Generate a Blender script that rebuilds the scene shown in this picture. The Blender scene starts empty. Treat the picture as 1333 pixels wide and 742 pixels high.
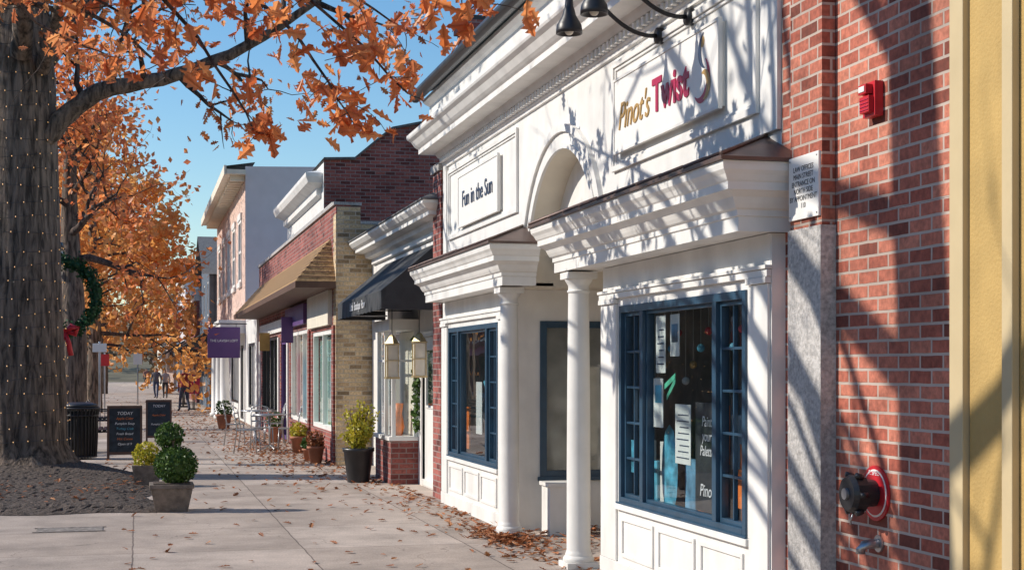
import bpy, math, random
import numpy as np
from mathutils import Vector, Matrix, Quaternion
RND = random.Random(11)
NP = np.random.RandomState(5)
scene = bpy.context.scene

# ------------------------------------------------------------------ materials
def newmat(name):
    m = bpy.data.materials.new(name); m.use_nodes = True
    nt = m.node_tree; b = nt.nodes["Principled BSDF"]
    return m, nt, b
def N(nt, t, **kw):
    n = nt.nodes.new(t)
    for k, v in kw.items(): setattr(n, k, v)
    return n
def c4(c, f=1.0): return (min(c[0]*f,1), min(c[1]*f,1), min(c[2]*f,1), 1)
def mk(name, col, rough=0.7, var=0.12, scale=6.0, bump=0.15, metal=0.0, stretch=(1,1,1), fine=None, grime=0.0):
    m, nt, b = newmat(name)
    tc = N(nt, 'ShaderNodeTexCoord'); mp = N(nt, 'ShaderNodeMapping'); mp.inputs['Scale'].default_value = stretch
    nt.links.new(tc.outputs['Object'], mp.inputs[0])
    n1 = N(nt, 'ShaderNodeTexNoise'); n1.inputs['Scale'].default_value = scale; n1.inputs['Detail'].default_value = 4
    nt.links.new(mp.outputs[0], n1.inputs['Vector'])
    cr = N(nt, 'ShaderNodeValToRGB')
    cr.color_ramp.elements[0].position = 0.32; cr.color_ramp.elements[0].color = c4(col, 1-var)
    cr.color_ramp.elements[1].position = 0.68; cr.color_ramp.elements[1].color = c4(col, 1+var)
    nt.links.new(n1.outputs['Fac'], cr.inputs[0])
    out = cr.outputs[0]
    if grime > 0:
        n3 = N(nt, 'ShaderNodeTexNoise'); n3.inputs['Scale'].default_value = 1.3; n3.inputs['Detail'].default_value = 6
        mp3 = N(nt, 'ShaderNodeMapping'); mp3.inputs['Scale'].default_value = (2.5,2.5,0.5)
        nt.links.new(tc.outputs['Object'], mp3.inputs[0]); nt.links.new(mp3.outputs[0], n3.inputs['Vector'])
        mr = N(nt, 'ShaderNodeMapRange'); mr.inputs[1].default_value = 0.45; mr.inputs[2].default_value = 0.75
        mr.inputs[3].default_value = 1.0; mr.inputs[4].default_value = 1.0-grime
        nt.links.new(n3.outputs['Fac'], mr.inputs[0])
        mx = N(nt, 'ShaderNodeMix', data_type='RGBA', blend_type='MULTIPLY'); mx.inputs[0].default_value = 1
        nt.links.new(out, mx.inputs[6]); nt.links.new(mr.outputs[0], mx.inputs[7]); out = mx.outputs[2]
    nt.links.new(out, b.inputs['Base Color'])
    b.inputs['Roughness'].default_value = rough; b.inputs['Metallic'].default_value = metal
    if bump > 0:
        n2 = N(nt, 'ShaderNodeTexNoise'); n2.inputs['Scale'].default_value = fine or scale*6; n2.inputs['Detail'].default_value = 3
        nt.links.new(mp.outputs[0], n2.inputs['Vector'])
        bp = N(nt, 'ShaderNodeBump'); bp.inputs['Strength'].default_value = bump; bp.inputs['Distance'].default_value = 0.02
        nt.links.new(n2.outputs['Fac'], bp.inputs['Height']); nt.links.new(bp.outputs[0], b.inputs['Normal'])
    return m
def brick(name, ca, cb, mortar, bw=0.213, rh=0.075, ms=0.008, stain=0.3):
    m, nt, b = newmat(name)
    tc = N(nt, 'ShaderNodeTexCoord')
    wn = N(nt, 'ShaderNodeTexNoise'); wn.inputs['Scale'].default_value = 9
    nt.links.new(tc.outputs['UV'], wn.inputs['Vector'])
    sc = N(nt, 'ShaderNodeVectorMath', operation='SCALE'); sc.inputs['Scale'].default_value = 0.007
    nt.links.new(wn.outputs['Color'], sc.inputs[0])
    ad = N(nt, 'ShaderNodeVectorMath', operation='ADD')
    nt.links.new(tc.outputs['UV'], ad.inputs[0]); nt.links.new(sc.outputs[0], ad.inputs[1])
    bt = N(nt, 'ShaderNodeTexBrick'); bt.offset = 0.5
    for k, v in (('Scale',1.0),('Mortar Size',ms),('Mortar Smooth',0.15),('Bias',0.0),('Brick Width',bw),('Row Height',rh)):
        bt.inputs[k].default_value = v
    bt.inputs['Color1'].default_value = (0,0,0,1); bt.inputs['Color2'].default_value = (1,1,1,1); bt.inputs['Mortar'].default_value = (0.5,0.5,0.5,1)
    nt.links.new(ad.outputs[0], bt.inputs['Vector'])
    cr = N(nt, 'ShaderNodeValToRGB'); e = cr.color_ramp.elements
    e[0].position = 0; e[0].color = c4(ca, 0.45); e[1].position = 1; e[1].color = c4(cb)
    k = e.new(0.25); k.color = c4(ca); k = e.new(0.65); k.color = c4([(ca[i]+cb[i])/2 for i in range(3)], 1.05)
    nt.links.new(bt.outputs['Color'], cr.inputs[0])
    n2 = N(nt, 'ShaderNodeTexNoise'); n2.inputs['Scale'].default_value = 30; n2.inputs['Detail'].default_value = 4
    nt.links.new(tc.outputs['Object'], n2.inputs['Vector'])
    mr = N(nt, 'ShaderNodeMapRange'); mr.inputs[1].default_value = 0.3; mr.inputs[2].default_value = 0.7; mr.inputs[3].default_value = 0.7; mr.inputs[4].default_value = 1.28
    nt.links.new(n2.outputs['Fac'], mr.inputs[0])
    mm = N(nt, 'ShaderNodeMix', data_type='RGBA', blend_type='MULTIPLY'); mm.inputs[0].default_value = 1
    nt.links.new(cr.outputs[0], mm.inputs[6]); nt.links.new(mr.outputs[0], mm.inputs[7])
    mo = N(nt, 'ShaderNodeMix', data_type='RGBA'); mo.inputs[7].default_value = c4(mortar)
    nt.links.new(bt.outputs['Fac'], mo.inputs[0]); nt.links.new(mm.outputs[2], mo.inputs[6])
    n3 = N(nt, 'ShaderNodeTexNoise'); n3.inputs['Scale'].default_value = 1.1; n3.inputs['Detail'].default_value = 5
    nt.links.new(tc.outputs['Object'], n3.inputs['Vector'])
    mr3 = N(nt, 'ShaderNodeMapRange'); mr3.inputs[1].default_value = 0.4; mr3.inputs[2].default_value = 0.7; mr3.inputs[3].default_value = 1.1; mr3.inputs[4].default_value = 1-stain
    nt.links.new(n3.outputs['Fac'], mr3.inputs[0])
    mq = N(nt, 'ShaderNodeMix', data_type='RGBA', blend_type='MULTIPLY'); mq.inputs[0].default_value = 1
    nt.links.new(mo.outputs[2], mq.inputs[6]); nt.links.new(mr3.outputs[0], mq.inputs[7])
    nt.links.new(mq.outputs[2], b.inputs['Base Color'])
    b.inputs['Roughness'].default_value = 0.85
    inv = N(nt, 'ShaderNodeMath', operation='SUBTRACT'); inv.inputs[0].default_value = 1
    nt.links.new(bt.outputs['Fac'], inv.inputs[1])
    ad2 = N(nt, 'ShaderNodeMath', operation='MULTIPLY_ADD'); ad2.inputs[1].default_value = 0.35
    nt.links.new(n2.outputs['Fac'], ad2.inputs[0]); nt.links.new(inv.outputs[0], ad2.inputs[2])
    bp = N(nt, 'ShaderNodeBump'); bp.inputs['Strength'].default_value = 0.8; bp.inputs['Distance'].default_value = 0.008
    nt.links.new(ad2.outputs[0], bp.inputs['Height']); nt.links.new(bp.outputs[0], b.inputs['Normal'])
    return m
def pavement_mat():
    m, nt, b = newmat('concrete_pavement')
    tc = N(nt, 'ShaderNodeTexCoord')
    wn = N(nt, 'ShaderNodeTexNoise'); wn.inputs['Scale'].default_value = 2.5; wn.inputs['Detail'].default_value = 4
    nt.links.new(tc.outputs['Object'], wn.inputs['Vector'])
    sc = N(nt, 'ShaderNodeVectorMath', operation='SCALE'); sc.inputs['Scale'].default_value = 0.03
    nt.links.new(wn.outputs['Color'], sc.inputs[0])
    adv = N(nt, 'ShaderNodeVectorMath', operation='ADD'); nt.links.new(tc.outputs['Object'], adv.inputs[0]); nt.links.new(sc.outputs[0], adv.inputs[1])
    bt = N(nt, 'ShaderNodeTexBrick'); bt.offset = 0.0
    for k, v in (('Scale',1.0),('Mortar Size',0.009),('Mortar Smooth',0.5),('Brick Width',1.52),('Row Height',1.9)):
        bt.inputs[k].default_value = v
    bt.inputs['Color1'].default_value = (0.40,0.325,0.27,1); bt.inputs['Color2'].default_value = (0.53,0.44,0.375,1)
    bt.inputs['Mortar'].default_value = (0.17,0.13,0.11,1)
    mp = N(nt, 'ShaderNodeMapping'); mp.inputs['Location'].default_value = (0.03, -0.2, 0)
    nt.links.new(adv.outputs[0], mp.inputs[0]); nt.links.new(mp.outputs[0], bt.inputs['Vector'])
    n1 = N(nt, 'ShaderNodeTexNoise'); n1.inputs['Scale'].default_value = 0.9; n1.inputs['Detail'].default_value = 9; n1.inputs['Roughness'].default_value = 0.7
    nt.links.new(tc.outputs['Object'], n1.inputs['Vector'])
    mr = N(nt, 'ShaderNodeMapRange'); mr.inputs[1].default_value = 0.32; mr.inputs[2].default_value = 0.66; mr.inputs[3].default_value = 0.60; mr.inputs[4].default_value = 1.15
    nt.links.new(n1.outputs['Fac'], mr.inputs[0])
    mm = N(nt, 'ShaderNodeMix', data_type='RGBA', blend_type='MULTIPLY'); mm.inputs[0].default_value = 1
    nt.links.new(bt.outputs['Color'], mm.inputs[6]); nt.links.new(mr.outputs[0], mm.inputs[7])
    n2 = N(nt, 'ShaderNodeTexNoise'); n2.inputs['Scale'].default_value = 60; n2.inputs['Detail'].default_value = 5
    nt.links.new(tc.outputs['Object'], n2.inputs['Vector'])
    mr2 = N(nt, 'ShaderNodeMapRange'); mr2.inputs[1].default_value = 0.3; mr2.inputs[2].default_value = 0.7; mr2.inputs[3].default_value = 0.76; mr2.inputs[4].default_value = 1.16
    nt.links.new(n2.outputs['Fac'], mr2.inputs[0])
    m2 = N(nt, 'ShaderNodeMix', data_type='RGBA', blend_type='MULTIPLY'); m2.inputs[0].default_value = 1
    nt.links.new(mm.outputs[2], m2.inputs[6]); nt.links.new(mr2.outputs[0], m2.inputs[7])
    # hairline cracks
    vo = N(nt, 'ShaderNodeTexVoronoi', feature='DISTANCE_TO_EDGE'); vo.inputs['Scale'].default_value = 0.33
    sc3 = N(nt, 'ShaderNodeVectorMath', operation='SCALE'); sc3.inputs['Scale'].default_value = 0.5; nt.links.new(wn.outputs['Color'], sc3.inputs[0])
    ad3 = N(nt, 'ShaderNodeVectorMath', operation='ADD'); nt.links.new(tc.outputs['Object'], ad3.inputs[0]); nt.links.new(sc3.outputs[0], ad3.inputs[1])
    nt.links.new(ad3.outputs[0], vo.inputs['Vector'])
    mr4 = N(nt, 'ShaderNodeMapRange'); mr4.inputs[1].default_value = 0.0; mr4.inputs[2].default_value = 0.003; mr4.inputs[3].default_value = 0.6; mr4.inputs[4].default_value = 1.0
    nt.links.new(vo.outputs['Distance'], mr4.inputs[0])
    m3 = N(nt, 'ShaderNodeMix', data_type='RGBA', blend_type='MULTIPLY'); m3.inputs[0].default_value = 1
    nt.links.new(m2.outputs[2], m3.inputs[6]); nt.links.new(mr4.outputs[0], m3.inputs[7])
    nt.links.new(m3.outputs[2], b.inputs['Base Color']); b.inputs['Roughness'].default_value = 0.9
    bp = N(nt, 'ShaderNodeBump'); bp.inputs['Strength'].default_value = 0.35; bp.inputs['Distance'].default_value = 0.01
    nt.links.new(n2.outputs['Fac'], bp.inputs['Height']); nt.links.new(bp.outputs[0], b.inputs['Normal'])
    return m
def glassmat(name, tint=(0.88,0.92,0.93), base=0.09, gain=1.0):
    m, nt, b = newmat(name); nt.nodes.remove(b)
    o = nt.nodes['Material Output']
    tr = N(nt, 'ShaderNodeBsdfTransparent'); tr.inputs[0].default_value = c4(tint)
    gl = N(nt, 'ShaderNodeBsdfGlossy'); gl.inputs['Roughness'].default_value = 0.01; gl.inputs[0].default_value = (1,1,1,1)
    nz = N(nt, 'ShaderNodeTexNoise'); nz.inputs['Scale'].default_value = 1.3
    tc = N(nt, 'ShaderNodeTexCoord'); nt.links.new(tc.outputs['Object'], nz.inputs['Vector'])
    bp = N(nt, 'ShaderNodeBump'); bp.inputs['Strength'].default_value = 0.15; bp.inputs['Distance'].default_value = 0.02
    nt.links.new(nz.outputs['Fac'], bp.inputs['Height']); nt.links.new(bp.outputs[0], gl.inputs['Normal'])
    g = N(nt, 'ShaderNodeNewGeometry'); dt = N(nt, 'ShaderNodeVectorMath', operation='DOT_PRODUCT')
    nt.links.new(g.outputs['Normal'], dt.inputs[0]); nt.links.new(g.outputs['Incoming'], dt.inputs[1])
    ab = N(nt, 'ShaderNodeMath', operation='ABSOLUTE'); nt.links.new(dt.outputs['Value'], ab.inputs[0])
    s = N(nt, 'ShaderNodeMath', operation='SUBTRACT', use_clamp=True); s.inputs[0].default_value = 1; nt.links.new(ab.outputs[0], s.inputs[1])
    p = N(nt, 'ShaderNodeMath', operation='POWER'); p.inputs[1].default_value = 5; nt.links.new(s.outputs[0], p.inputs[0])
    ad = N(nt, 'ShaderNodeMath', operation='MULTIPLY_ADD', use_clamp=True); ad.inputs[1].default_value = gain; ad.inputs[2].default_value = base
    nt.links.new(p.outputs[0], ad.inputs[0])
    mx = N(nt, 'ShaderNodeMixShader')
    nt.links.new(ad.outputs[0], mx.inputs[0]); nt.links.new(tr.outputs[0], mx.inputs[1]); nt.links.new(gl.outputs[0], mx.inputs[2])
    nt.links.new(mx.outputs[0], o.inputs[0])
    return m
def leafmat(name, cols, transl=0.35):
    m, nt, b = newmat(name); o = nt.nodes['Material Output']
    g = N(nt, 'ShaderNodeNewGeometry'); cr = N(nt, 'ShaderNodeValToRGB')
    e = cr.color_ramp.elements; e[0].color = c4(cols[0]); e[1].color = c4(cols[-1])
    for i, c in enumerate(cols[1:-1]):
        k = e.new((i+1)/(len(cols)-1)); k.color = c4(c)
    nt.links.new(g.outputs['Random Per Island'], cr.inputs[0])
    d = N(nt, 'ShaderNodeBsdfDiffuse'); nt.links.new(cr.outputs[0], d.inputs[0]); nt.nodes.remove(b)
    t = N(nt, 'ShaderNodeBsdfTranslucent'); nt.links.new(cr.outputs[0], t.inputs[0])
    mx = N(nt, 'ShaderNodeMixShader'); mx.inputs[0].default_value = transl
    nt.links.new(d.outputs[0], mx.inputs[1]); nt.links.new(t.outputs[0], mx.inputs[2])
    gl = N(nt, 'ShaderNodeBsdfGlossy'); gl.inputs['Roughness'].default_value = .45
    m2 = N(nt, 'ShaderNodeMixShader'); m2.inputs[0].default_value = .04
    nt.links.new(mx.outputs[0], m2.inputs[1]); nt.links.new(gl.outputs[0], m2.inputs[2]); nt.links.new(m2.outputs[0], o.inputs[0])
    return m
def barkmat(name, col):
    m, nt, b = newmat(name)
    tc = N(nt, 'ShaderNodeTexCoord'); mp = N(nt, 'ShaderNodeMapping'); mp.inputs['Scale'].default_value = (1,1,0.16)
    nt.links.new(tc.outputs['Object'], mp.inputs[0])
    v = N(nt, 'ShaderNodeTexNoise'); v.inputs['Scale'].default_value = 13; v.inputs['Detail'].default_value = 7; v.inputs['Roughness'].default_value = 0.6; v.inputs['Distortion'].default_value = 0.6
    nt.links.new(mp.outputs[0], v.inputs['Vector'])
    cr = N(nt, 'ShaderNodeValToRGB'); e = cr.color_ramp.elements
    e[0].position = 0.38; e[0].color = c4(col, 0.25); e[1].position = 0.62; e[1].color = c4(col, 1.35)
    nt.links.new(v.outputs['Fac'], cr.inputs[0]); nt.links.new(cr.outputs[0], b.inputs['Base Color'])
    b.inputs['Roughness'].default_value = 0.95
    bp = N(nt, 'ShaderNodeBump'); bp.inputs['Strength'].default_value = 1.0; bp.inputs['Distance'].default_value = 0.06
    nt.links.new(v.outputs['Fac'], bp.inputs['Height']); nt.links.new(bp.outputs[0], b.inputs['Normal'])
    return m
def emis(name, col, s):
    m, nt, b = newmat(name)
    b.inputs['Base Color'].default_value = c4(col); b.inputs['Emission Color'].default_value = c4(col); b.inputs['Emission Strength'].default_value = s
    return m

WHITE = mk('white_painted_wood', (0.78,0.765,0.73), 0.5, 0.05, 5, 0.05, grime=0.16)
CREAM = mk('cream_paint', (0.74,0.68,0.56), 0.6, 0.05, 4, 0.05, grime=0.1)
BOARD = mk('white_sign_board', (0.82,0.80,0.76), 0.4, 0.02, 4, 0)
BLUE = mk('dark_blue_paint', (0.026,0.066,0.112), 0.32, 0.15, 8, 0.05)
REDBRICK = brick('red_brick', (0.35,0.09,0.055), (0.53,0.19,0.12), (0.48,0.39,0.33))
REDBRICK2 = brick('dark_red_brick', (0.24,0.06,0.05), (0.37,0.11,0.085), (0.30,0.22,0.20))
BUFF = brick('buff_brick', (0.46,0.32,0.18), (0.66,0.50,0.30), (0.50,0.42,0.32))
PINKBR = brick('pink_brick', (0.58,0.36,0.28), (0.68,0.48,0.39), (0.62,0.53,0.48), stain=0.1)
STONE = mk('granite_stone', (0.44,0.42,0.40), 0.8, 0.30, 45, 0.3, fine=90, grime=0.3)
YELLOW = mk('ochre_stucco', (0.48,0.32,0.11), 0.8, 0.10, 3, 0.25, fine=60, grime=0.25)
YTRIM = mk('pale_trim', (0.54,0.43,0.25), 0.6, 0.05, 4, 0.05)
ROOFM = mk('brown_metal_roof', (0.13,0.085,0.07), 0.45, 0.2, 4, 0.1, metal=0.3)
BLACK = mk('black_metal', (0.02,0.02,0.023), 0.4, 0.2, 9, 0.03)
AWNB = mk('black_awning_canvas', (0.035,0.037,0.04), 0.8, 0.2, 6, 0.2)
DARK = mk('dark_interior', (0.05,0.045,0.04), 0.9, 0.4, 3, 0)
INTER = mk('shop_interior_wall', (0.26,0.25,0.22), 0.9, 0.4, 2.5, 0)
GLASS = glassmat('window_glass')
GLASS2 = glassmat('upper_window_glass', (0.3,0.34,0.38), 0.12)
ASPH = mk('asphalt', (0.05,0.05,0.052), 0.9, 0.25, 2, 0.4, fine=120)
CONC = pavement_mat()
KERB = mk('kerb_concrete', (0.40,0.38,0.35), 0.9, 0.15, 6, 0.2)
LID = mk('worn_iron_lid', (0.24,0.21,0.185), 0.85, 0.45, 16, 0.5)
EARTH = mk('ground_earth', (0.14,0.12,0.07), 0.95, 0.4, 0.3, 0.3)
MULCH = mk('mulch', (0.095,0.07,0.055), 0.95, 0.65, 30, 1.0, fine=60)
SHING = mk('cedar_shingles', (0.36,0.22,0.10), 0.9, 0.35, 14, 0.6, fine=30)
GRSH = mk('grey_shingles', (0.14,0.14,0.14), 0.9, 0.3, 14, 0.5)
STUC = mk('pale_stucco', (0.64,0.60,0.60), 0.85, 0.05, 2, 0.1)
BLUGR = mk('blue_grey_siding', (0.10,0.13,0.17), 0.7, 0.15, 3, 0.1)
PURP = mk('purple_paint', (0.10,0.045,0.17), 0.5, 0.05, 4, 0)
RED = mk('red_paint', (0.55,0.02,0.03), 0.35, 0.1, 6, 0.02)
GOLD = mk('gold_lettering', (0.45,0.27,0.08), 0.4, 0.1, 6, 0)
BRASS = mk('aged_brass', (0.50,0.40,0.22), 0.4, 0.2, 16, 0, metal=.5)
CRIM = mk('crimson_lettering', (0.42,0.015,0.07), 0.4, 0.05, 6, 0)
NAVY = mk('navy_lettering', (0.03,0.05,0.10), 0.4, 0.05, 6, 0)
WLET = mk('white_lettering', (0.8,0.8,0.8), 0.5, 0.02, 6, 0)
MINT = mk('mint_panel', (0.45,0.66,0.56), 0.6, 0.1, 2, 0)
TERRA = mk('terracotta', (0.40,0.16,0.09), 0.8, 0.15, 8, 0.2)
PLANT = mk('weathered_planter', (0.20,0.16,0.13), 0.9, 0.3, 12, 0.5)
CHALK = mk('chalkboard', (0.02,0.025,0.03), 0.6, 0.5, 10, 0)
WOOD = mk('dark_wood', (0.10,0.05,0.03), 0.6, 0.2, 6, 0.1)
STEEL = mk('galvanised_steel', (0.45,0.45,0.46), 0.35, 0.1, 9, 0.02, metal=0.8)
PAPER = mk('paper', (0.66,0.69,0.65), 0.7, 0.06, 9, 0)
PGREEN = mk('green_poster', (0.08,0.45,0.28), 0.6, 0.3, 14, 0)
PCYAN = mk('cyan_poster', (0.08,0.36,0.50), 0.6, 0.6, 7, 0)
PORAN = mk('orange_decoration', (0.70,0.18,0.03), 0.5, 0.3, 9, 0)
PTEAL = mk('painting_canvas', (0.10,0.24,0.36), 0.6, 0.8, 5, 0)
BARK = barkmat('tree_bark', (0.19,0.14,0.105))
BARK2 = barkmat('twig_bark', (0.11,0.075,0.06))
LEAF_N = leafmat('orange_oak_leaves', [(0.60,0.14,0.045),(0.84,0.27,0.08),(0.92,0.40,0.15),(0.55,0.15,0.06),(0.88,0.33,0.12)], 0.55)
LEAF_F = leafmat('golden_leaves', [(0.72,0.28,0.07),(0.88,0.46,0.14),(0.84,0.36,0.10),(0.92,0.54,0.19)], 0.55)
LEAF_G = leafmat('boxwood_leaves', [(0.03,0.07,0.015),(0.07,0.14,0.025),(0.12,0.2,0.04)], 0.2)
LEAF_Y = leafmat('yellow_green_leaves', [(0.42,0.38,0.03),(0.60,0.50,0.05),(0.30,0.34,0.04)], 0.3)
LEAF_W = leafmat('wreath_needles', [(0.015,0.06,0.02),(0.03,0.10,0.035)], 0.1)
LEAF_D = leafmat('dry_leaves', [(0.30,0.10,0.04),(0.45,0.17,0.07),(0.20,0.08,0.04),(0.50,0.22,0.09)], 0.1)
LEAF_B = leafmat('distant_brown_foliage', [(0.22,0.14,0.08),(0.32,0.18,0.09),(0.18,0.15,0.09)], 0.2)
BULB = emis('fairy_bulb', (1.0,0.55,0.2), 0.7)
LAMPG = mk('lantern_glass', (0.75,0.70,0.58), 0.2, 0.1, 6, 0)

# ------------------------------------------------------------------ builder
class Group:
    def __init__(s, name, loc=(0,0,0)):
        s.e = bpy.data.objects.new(name, None); scene.collection.objects.link(s.e)
        s.e.location = loc; s.loc = Vector(loc); s.e.empty_display_size = 0.2
    def attach(s, ob):
        ob.parent = s.e; ob.location = Vector(ob.location) - s.loc
class MB:
    def __init__(s): s.v=[]; s.f=[]; s.m=[]; s.sm=[]; s.mats=[]
    def mi(s, mat):
        if mat not in s.mats: s.mats.append(mat)
        return s.mats.index(mat)
    def face(s, pts, mat, sm=False):
        b=len(s.v); s.v += [tuple(p) for p in pts]; s.f.append(tuple(range(b,b+len(pts)))); s.m.append(s.mi(mat)); s.sm.append(sm)
    def mesh(s, pts, faces, mat, sm=False):
        b=len(s.v); s.v += [tuple(p) for p in pts]; k=s.mi(mat)
        for f in faces: s.f.append(tuple(b+i for i in f)); s.m.append(k); s.sm.append(sm)
    def box(s, x0,x1,y0,y1,z0,z1, mat):
        if x0>x1: x0,x1=x1,x0
        if y0>y1: y0,y1=y1,y0
        if z0>z1: z0,z1=z1,z0
        p=[(x0,y0,z0),(x1,y0,z0),(x1,y1,z0),(x0,y1,z0),(x0,y0,z1),(x1,y0,z1),(x1,y1,z1),(x0,y1,z1)]
        s.mesh(p,[(0,3,2,1),(4,5,6,7),(0,1,5,4),(2,3,7,6),(1,2,6,5),(3,0,4,7)],mat)
    def tube(s, pts, rad, n, mat, sm=True, caps=True):
        pts=[Vector(p) for p in pts]; V=[]
        for i,p in enumerate(pts):
            d=(pts[min(i+1,len(pts)-1)]-pts[max(i-1,0)])
            if d.length<1e-9: d=Vector((0,0,1))
            d.normalize(); a=d.cross(Vector((0,1,0)) if abs(d.z)>0.6 else Vector((0,0,1))); a.normalize(); b=d.cross(a)
            r=rad[i] if isinstance(rad,(list,tuple)) else rad
            for k in range(n):
                t=2*math.pi*k/n; V.append(p+a*(math.cos(t)*r)+b*(math.sin(t)*r))
        F=[]
        for i in range(len(pts)-1):
            for k in range(n):
                F.append((i*n+k,i*n+(k+1)%n,(i+1)*n+(k+1)%n,(i+1)*n+k))
        if caps: F.append(tuple(range(n-1,-1,-1))); F.append(tuple((len(pts)-1)*n+k for k in range(n)))
        s.mesh(V,F,mat,sm)
    def lathe(s,cx,cy,prof,n,mat,sm=True):
        V=[];F=[]
        for r,z in prof:
            for k in range(n):
                t=2*math.pi*k/n; V.append((cx+r*math.cos(t),cy+r*math.sin(t),z))
        for i in range(len(prof)-1):
            for k in range(n): F.append((i*n+k,i*n+(k+1)%n,(i+1)*n+(k+1)%n,(i+1)*n+k))
        F.append(tuple(range(n-1,-1,-1))); F.append(tuple((len(prof)-1)*n+k for k in range(n)))
        s.mesh(V,F,mat,sm)
    def ball(s, c, r, mat, n=12, sz=1.0):
        prof=[(max(r*math.sin(math.pi*i/n),1e-4), c[2]-r*sz*math.cos(math.pi*i/n)) for i in range(n+1)]
        s.lathe(c[0],c[1],prof,n+4,mat,True)
    def build(s, name, grp=None, bevel=0):
        me=bpy.data.meshes.new(name); me.from_pydata(s.v,[],s.f)
        for m in s.mats: me.materials.append(m)
        me.polygons.foreach_set('material_index', s.m); me.polygons.foreach_set('use_smooth', s.sm)
        uv=me.uv_layers.new(name='UVMap'); data=np.zeros(len(me.loops)*2,dtype=np.float32)
        for p in me.polygons:
            n=p.normal; ax=0 if (abs(n.x)>=abs(n.y) and abs(n.x)>=abs(n.z)) else (1 if abs(n.y)>=abs(n.z) else 2)
            for li in p.loop_indices:
                c=s.v[me.loops[li].vertex_index]
                data[2*li],data[2*li+1]= (c[1],c[2]) if ax==0 else ((c[0],c[2]) if ax==1 else (c[0],c[1]))
        uv.data.foreach_set('uv', data); me.update()
        ob=bpy.data.objects.new(name, me); scene.collection.objects.link(ob)
        if bevel:
            b=ob.modifiers.new('bevel','BEVEL'); b.width=bevel; b.segments=2; b.limit_method='ANGLE'; b.angle_limit=0.6
        if grp: grp.attach(ob)
        return ob
def wall_x(mb, X, th, y0,y1,z0,z1, ops, mat):
    ys=sorted(set([y0,y1]+[o[0] for o in ops]+[o[1] for o in ops])); 
    for a,b in zip(ys[:-1],ys[1:]):
        mid=(a+b)/2; cuts=sorted([(o[2],o[3]) for o in ops if o[0]<mid<o[1]]); z=z0
        for c,d in cuts:
            if c>z+1e-6: mb.box(X,X+th,a,b,z,c,mat)
            z=d
        if z<z1-1e-6: mb.box(X,X+th,a,b,z,z1,mat)
def wall_y(mb, Y, th, x0,x1,z0,z1, ops, mat):
    xs=sorted(set([x0,x1]+[o[0] for o in ops]+[o[1] for o in ops]))
    for a,b in zip(xs[:-1],xs[1:]):
        mid=(a+b)/2; cuts=sorted([(o[2],o[3]) for o in ops if o[0]<mid<o[1]]); z=z0
        for c,d in cuts:
            if c>z+1e-6: mb.box(a,b,Y,Y+th,z,c,mat)
            z=d
        if z<z1-1e-6: mb.box(a,b,Y,Y+th,z,z1,mat)
def frame_x(mb, X, d, y0,y1,z0,z1, w, mat):
    mb.box(X,X+d,y0,y0+w,z0,z1,mat); mb.box(X,X+d,y1-w,y1,z0,z1,mat)
    mb.box(X,X+d,y0+w,y1-w,z0,z0+w,mat); mb.box(X,X+d,y0+w,y1-w,z1-w,z1,mat)
def frame_y(mb, Y, d, x0,x1,z0,z1, w, mat):
    mb.box(x0,x0+w,Y,Y+d,z0,z1,mat); mb.box(x1-w,x1,Y,Y+d,z0,z1,mat)
    mb.box(x0+w,x1-w,Y,Y+d,z0,z0+w,mat); mb.box(x0+w,x1-w,Y,Y+d,z1-w,z1,mat)
def muntins_x(mb, X, d, y0,y1,z0,z1, nc,nr, w, mat):
    for i in range(1,nc):
        y=y0+(y1-y0)*i/nc; mb.box(X,X+d,y-w/2,y+w/2,z0,z1,mat)
    for j in range(1,nr):
        z=z0+(z1-z0)*j/nr; mb.box(X+0.002,X+d+0.002,y0,y1,z-w/2,z+w/2,mat)
def sweepU(mb, prof, Xf, Xw, y0, y1, mat):
    def path(o,z): return [(Xw,y0-o,z),(Xf-o,y0-o,z),(Xf-o,y1+o,z),(Xw,y1+o,z)]
    for (o1,z1),(o2,z2) in zip(prof[:-1],prof[1:]):
        A=path(o1,z1); B=path(o2,z2)
        for j in range(3): mb.face([A[j+1],A[j],B[j],B[j+1]],mat)
def text(body, loc, size, mat, grp, facing='x', extr=0.006, shear=0.0, name='lettering', align='CENTER', sx=1.0, bold=0.0):
    cu=bpy.data.curves.new(name,'FONT'); cu.body=body; cu.size=size; cu.extrude=extr; cu.shear=shear; cu.align_x=align; cu.align_y='CENTER'; cu.offset=bold
    cu.materials.append(mat); ob=bpy.data.objects.new(name,cu); scene.collection.objects.link(ob)
    ob.location=loc; ob.rotation_euler=(math.pi/2,0,-math.pi/2 if facing=='x' else 0); ob.scale=(sx,1,1)
    grp.attach(ob); return ob

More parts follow.
